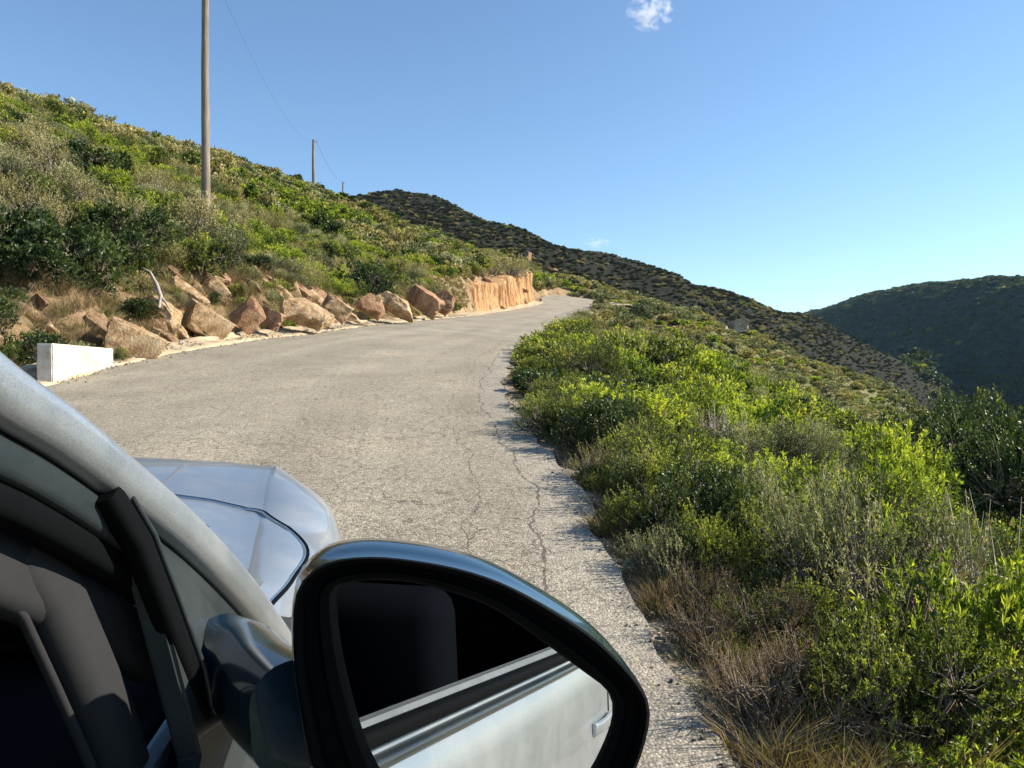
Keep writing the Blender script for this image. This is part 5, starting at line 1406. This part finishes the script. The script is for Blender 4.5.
# ---- door mirror
def mirror_unit(sx):
    root = empty('side_mirror'); root.parent = CAR
    C0 = px2l(470, 680, .50); nv_ = Vector((-.207, -.964, .168)).normalized()
    def onplane(px, py, off=0):
        e = px2l(px, py, 1)-EYE; t = ((C0+nv_*off)-EYE).dot(nv_)/e.dot(nv_); return EYE+e*t
    outl = [(291, 600), (300, 571), (325, 552), (365, 546), (410, 549), (460, 558), (505, 573), (550, 597), (590, 626), (622, 657), (642, 684), (648, 708), (643, 740), (630, 775), (606, 812), (565, 842), (500, 858), (430, 858), (375, 846), (335, 818), (312, 775), (299, 720), (291, 655)]
    gl = [(331, 606), (333, 590), (345, 583), (368, 580), (405, 581), (450, 591), (490, 606), (525, 628), (558, 652), (588, 674), (606, 688), (613, 703), (611, 725), (600, 755), (582, 786), (550, 810), (498, 822), (440, 822), (402, 808), (380, 784), (361, 745), (346, 695), (336, 650)]
    def res(pts, n=72):
        # closed spline resampled
        A_ = np.array(pts+pts[:1], float); A_ = np.vstack([A_[-2], A_, A_[1]]); o = []
        for i in range(1, len(A_)-2):
            for t in np.linspace(0, 1, 8, endpoint=False):
                p0, p1, p2, p3 = A_[i-1:i+3]; o.append(.5*((2*p1)+(-p0+p2)*t+(2*p0-5*p1+4*p2-p3)*t*t+(-p0+3*p1-3*p2+p3)*t**3))
        o = np.array(o+[o[0]]); s = np.r_[0, np.cumsum(np.linalg.norm(np.diff(o, axis=0), axis=1))]; u = np.linspace(0, s[-1], n, endpoint=False)
        return np.stack([np.interp(u, s, o[:, 0]), np.interp(u, s, o[:, 1])], 1)
    outl = [(a+(5 if a > 560 else 0), b+(9 if b < 700 else 3)) for a, b in outl]
    O_, G_ = res(outl), res(gl)
    def mk(p): return p if sx > 0 else mir(p)
    oc = O_.mean(0)
    def ring(bm, pxs, off): return [bm.verts.new(mk(onplane(a, b, off))) for a, b in pxs]
    # mirror glass
    bm = bmesh.new(); r0 = ring(bm, G_, -.004); bm.faces.new(r0 if sx > 0 else r0[::-1])
    g = bm_obj('mirror_glass', bm, MC['mirror'], root, smooth_=False)
    # bezel: from the glass edge out to the rim
    bm = bmesh.new(); rr3 = [ring(bm, G_+(O_-G_)*-.04, -.006), ring(bm, G_+(O_-G_)*.05, .004), ring(bm, G_+(O_-G_)*.28, .006), ring(bm, G_+(O_-G_)*.36, -.002), ring(bm, G_+(O_-G_)*.62, -.001), ring(bm, G_+(O_-G_)*.72, .009), ring(bm, G_+(O_-G_)*.86, .012), ring(bm, G_+(O_-G_)*.93, .006)]
    for a, b in zip(rr3[:-1], rr3[1:]):
        for i in range(len(a)): j = (i+1) % len(a); bm.faces.new((a[i], a[j], b[j], b[i]))
    bm_obj('bezel', bm, MC['black'], root, 50)
    # shell: bulges away from the viewer
    bm = bmesh.new(); base = [onplane(a, b, 0) for a, b in O_]; cen = sum(base, Vector())/len(base); rr4 = []
    inner = [onplane(a, b, .008) for a, b in G_+(O_-G_)*.90]
    rr4.append([bm.verts.new(mk(p)) for p in inner])
    fw = (d_v*0+Vector((-.10, 1, -.0))).normalized()
    for dep, sc in ((.0, .985), (.012, 1.0), (.03, 1.0), (.05, .97), (.07, .90), (.088, .78), (.102, .58), (.11, .3), (.112, .1)):
        rr4.append([bm.verts.new(mk(cen+(p-cen)*sc+fw*dep)) for p in base])
    for a, b in zip(rr4[:-1], rr4[1:]):
        for i in range(len(a)): j = (i+1) % len(a); bm.faces.new((a[i], a[j], b[j], b[i]))
    bm.faces.new(rr4[-1])
    bm_obj('housing', bm, MC['gloss'], root, 60)
    # foot between the housing and the sail panel
    ft = spl([Vector((.872, .70, 1.010)), Vector((.900, .675, 1.012)), Vector((.93, .62, 1.02)), Vector((.965, .56, 1.03))], 5)
    ft = ft if sx > 0 else [mir(p) for p in ft]
    sweep('mirror_foot', ft, rrect(.085, .065, .45, 5), MC['gloss'], root, out=Vector((0, 0, 1)))
mirror_unit(1); mirror_unit(-1)
# ---- lamps, grille, wheels
def patch(name, ys, xs, lift, mat, zlo=None):
    pass
for s_ in (1, -1):
    bm = bmesh.new(); rr5 = []
    for x in np.linspace(.40, .80, 12):
        col_ = []
        for z in np.linspace(.66, .80, 6):
            # find the nose surface: largest y where the profile reaches this x,z
            yy = 2.16
            for y in np.arange(2.17, 1.7, -.01):
                P = profile(y); w_ = tb(y)[0]
                if side_x(y, z) >= x: yy = y; break
            col_.append(bm.verts.new((s_*x, yy+.006, z)))
        rr5.append(col_)
    for a, b in zip(rr5[:-1], rr5[1:]):
        for i in range(5): bm.faces.new((a[i], a[i+1], b[i+1], b[i]))
    bm_obj('headlight', bm, MC['lens'])
    box('tail_light', (s_*.74, -1.985, .86), (.22, .10, .16), MC['red'], bev=.03, rot=(0, 0, RAD(-22*s_)))
box('grille', (0, 2.165, .56), (.80, .05, .16), MC['black'], bev=.02); box('front_bumper', (0, 2.14, .36), (1.10, .12, .14), MC['black'], bev=.04); box('rear_bumper', (0, -2.06, .42), (1.2, .10, .2), MC['black'], bev=.04)
def wheel(x, y, s_):
    root = empty('wheel', (x, y, .33)); root.parent = CAR
    def lathe(name, prof, mat, n=56):
        bm = bmesh.new(); rg_ = [[bm.verts.new((a, r*math.cos(2*math.pi*k/n), r*math.sin(2*math.pi*k/n))) for k in range(n)] for a, r in prof]
        for a, b in zip(rg_[:-1], rg_[1:]):
            for i in range(n): bm.faces.new((a[i], a[(i+1) % n], b[(i+1) % n], b[i]))
        return bm_obj(name, bm, mat, root, 35)
    lathe('tyre', [(-.1, .22), (-.105, .27), (-.10, .31), (-.08, .328), (-.03, .332), (-.028, .324), (-.022, .332), (.022, .332), (.028, .324), (.03, .332), (.08, .328), (.10, .31), (.105, .27), (.1, .22)], MC['tyre'])
    rim = lathe('rim', [(-.1, .225), (-.08, .21), (0, .20), (.07, .205), (.095, .222), (.1, .228)], MC['rim'])
    for k in range(5):
        a = 2*math.pi*k/5
        for da in (-.13, .13):
            p0 = Vector((.075*s_, .03*math.cos(a), .03*math.sin(a))); p1 = Vector((.07*s_, .212*math.cos(a+da), .212*math.sin(a+da)))
            sweep('spoke', [p0, (p0+p1)/2+Vector((.006*s_, 0, 0)), p1], rrect(.022, .026, .3, 2), MC['rim'], rim, out=Vector((s_, 0, 0)))
    bm = bmesh.new(); bmesh.ops.create_cone(bm, cap_ends=True, segments=28, radius1=.065, radius2=.05, depth=.05, matrix=Matrix.Translation((.075*s_, 0, 0)) @ Matrix.Rotation(RAD(90*s_), 4, 'Y')); bm_obj('hub', bm, MC['rim'], rim)
for y in AX:
    for s_ in (1, -1): wheel(s_*.785, y, s_)
# ---- cabin
dsh = box('dashboard', (0, .72, .84), (1.58, .34, .24), MC['dash'], bev=.07)
bm = bmesh.new(); n = 40
for k in range(n):
    pass
bm.free()
V, Q = tube_np([(-.38+.185*math.cos(a), .42-.07*math.sin(a), .90+.175*math.sin(a)) for a in np.linspace(0, 2*math.pi, 49)], [.014]*49, 8)
sw = lk('steering_wheel', mesh_np('steering_wheel', V, Q, MC['dash'], True))
sweep('steering_column', [Vector((-.38, .42, .90)), Vector((-.38, .58, .86))], rrect(.07, .09, .45, 4), MC['dash'], sw, out=Vector((1, 0, 0)))
for x in (-.38, .38):
    st = empty('front_seat', (x, -.42, .38)); st.parent = CAR
    box('seat_cushion', (0, .05, .10), (.50, .52, .16), MC['seat'], st, .06); box('seat_back', (0, -.27, .42), (.48, .14, .62), MC['seat'], st, .06, (RAD(-16+32*0), 0, 0)); box('headrest', (0, -.37, .80), (.26, .10, .17), MC['seat'], st, .045)
rs2 = empty('rear_seat', (0, -1.15, .38)); rs2.parent = CAR
box('seat_cushion', (0, .02, .10), (1.30, .48, .18), MC['seat'], rs2, .06); box('seat_back', (0, -.30, .42), (1.30, .14, .58), MC['seat'], rs2, .06, (RAD(-16), 0, 0))
box('floor_mat', (0, -.42, .395), (1.56, 2.5, .015), MC['dash'], bev=.004)
for s_ in (1, -1): box('door_trim', (s_*.785, .38, .78), (.03, .98, .30), MC['dash'], bev=.012); box('armrest', (s_*.75, .25, .74), (.07, .42, .06), MC['dash'], bev=.02)
box('rear_view_mirror', (0, .36, 1.36), (.24, .03, .065), MC['dash'], bev=.012)
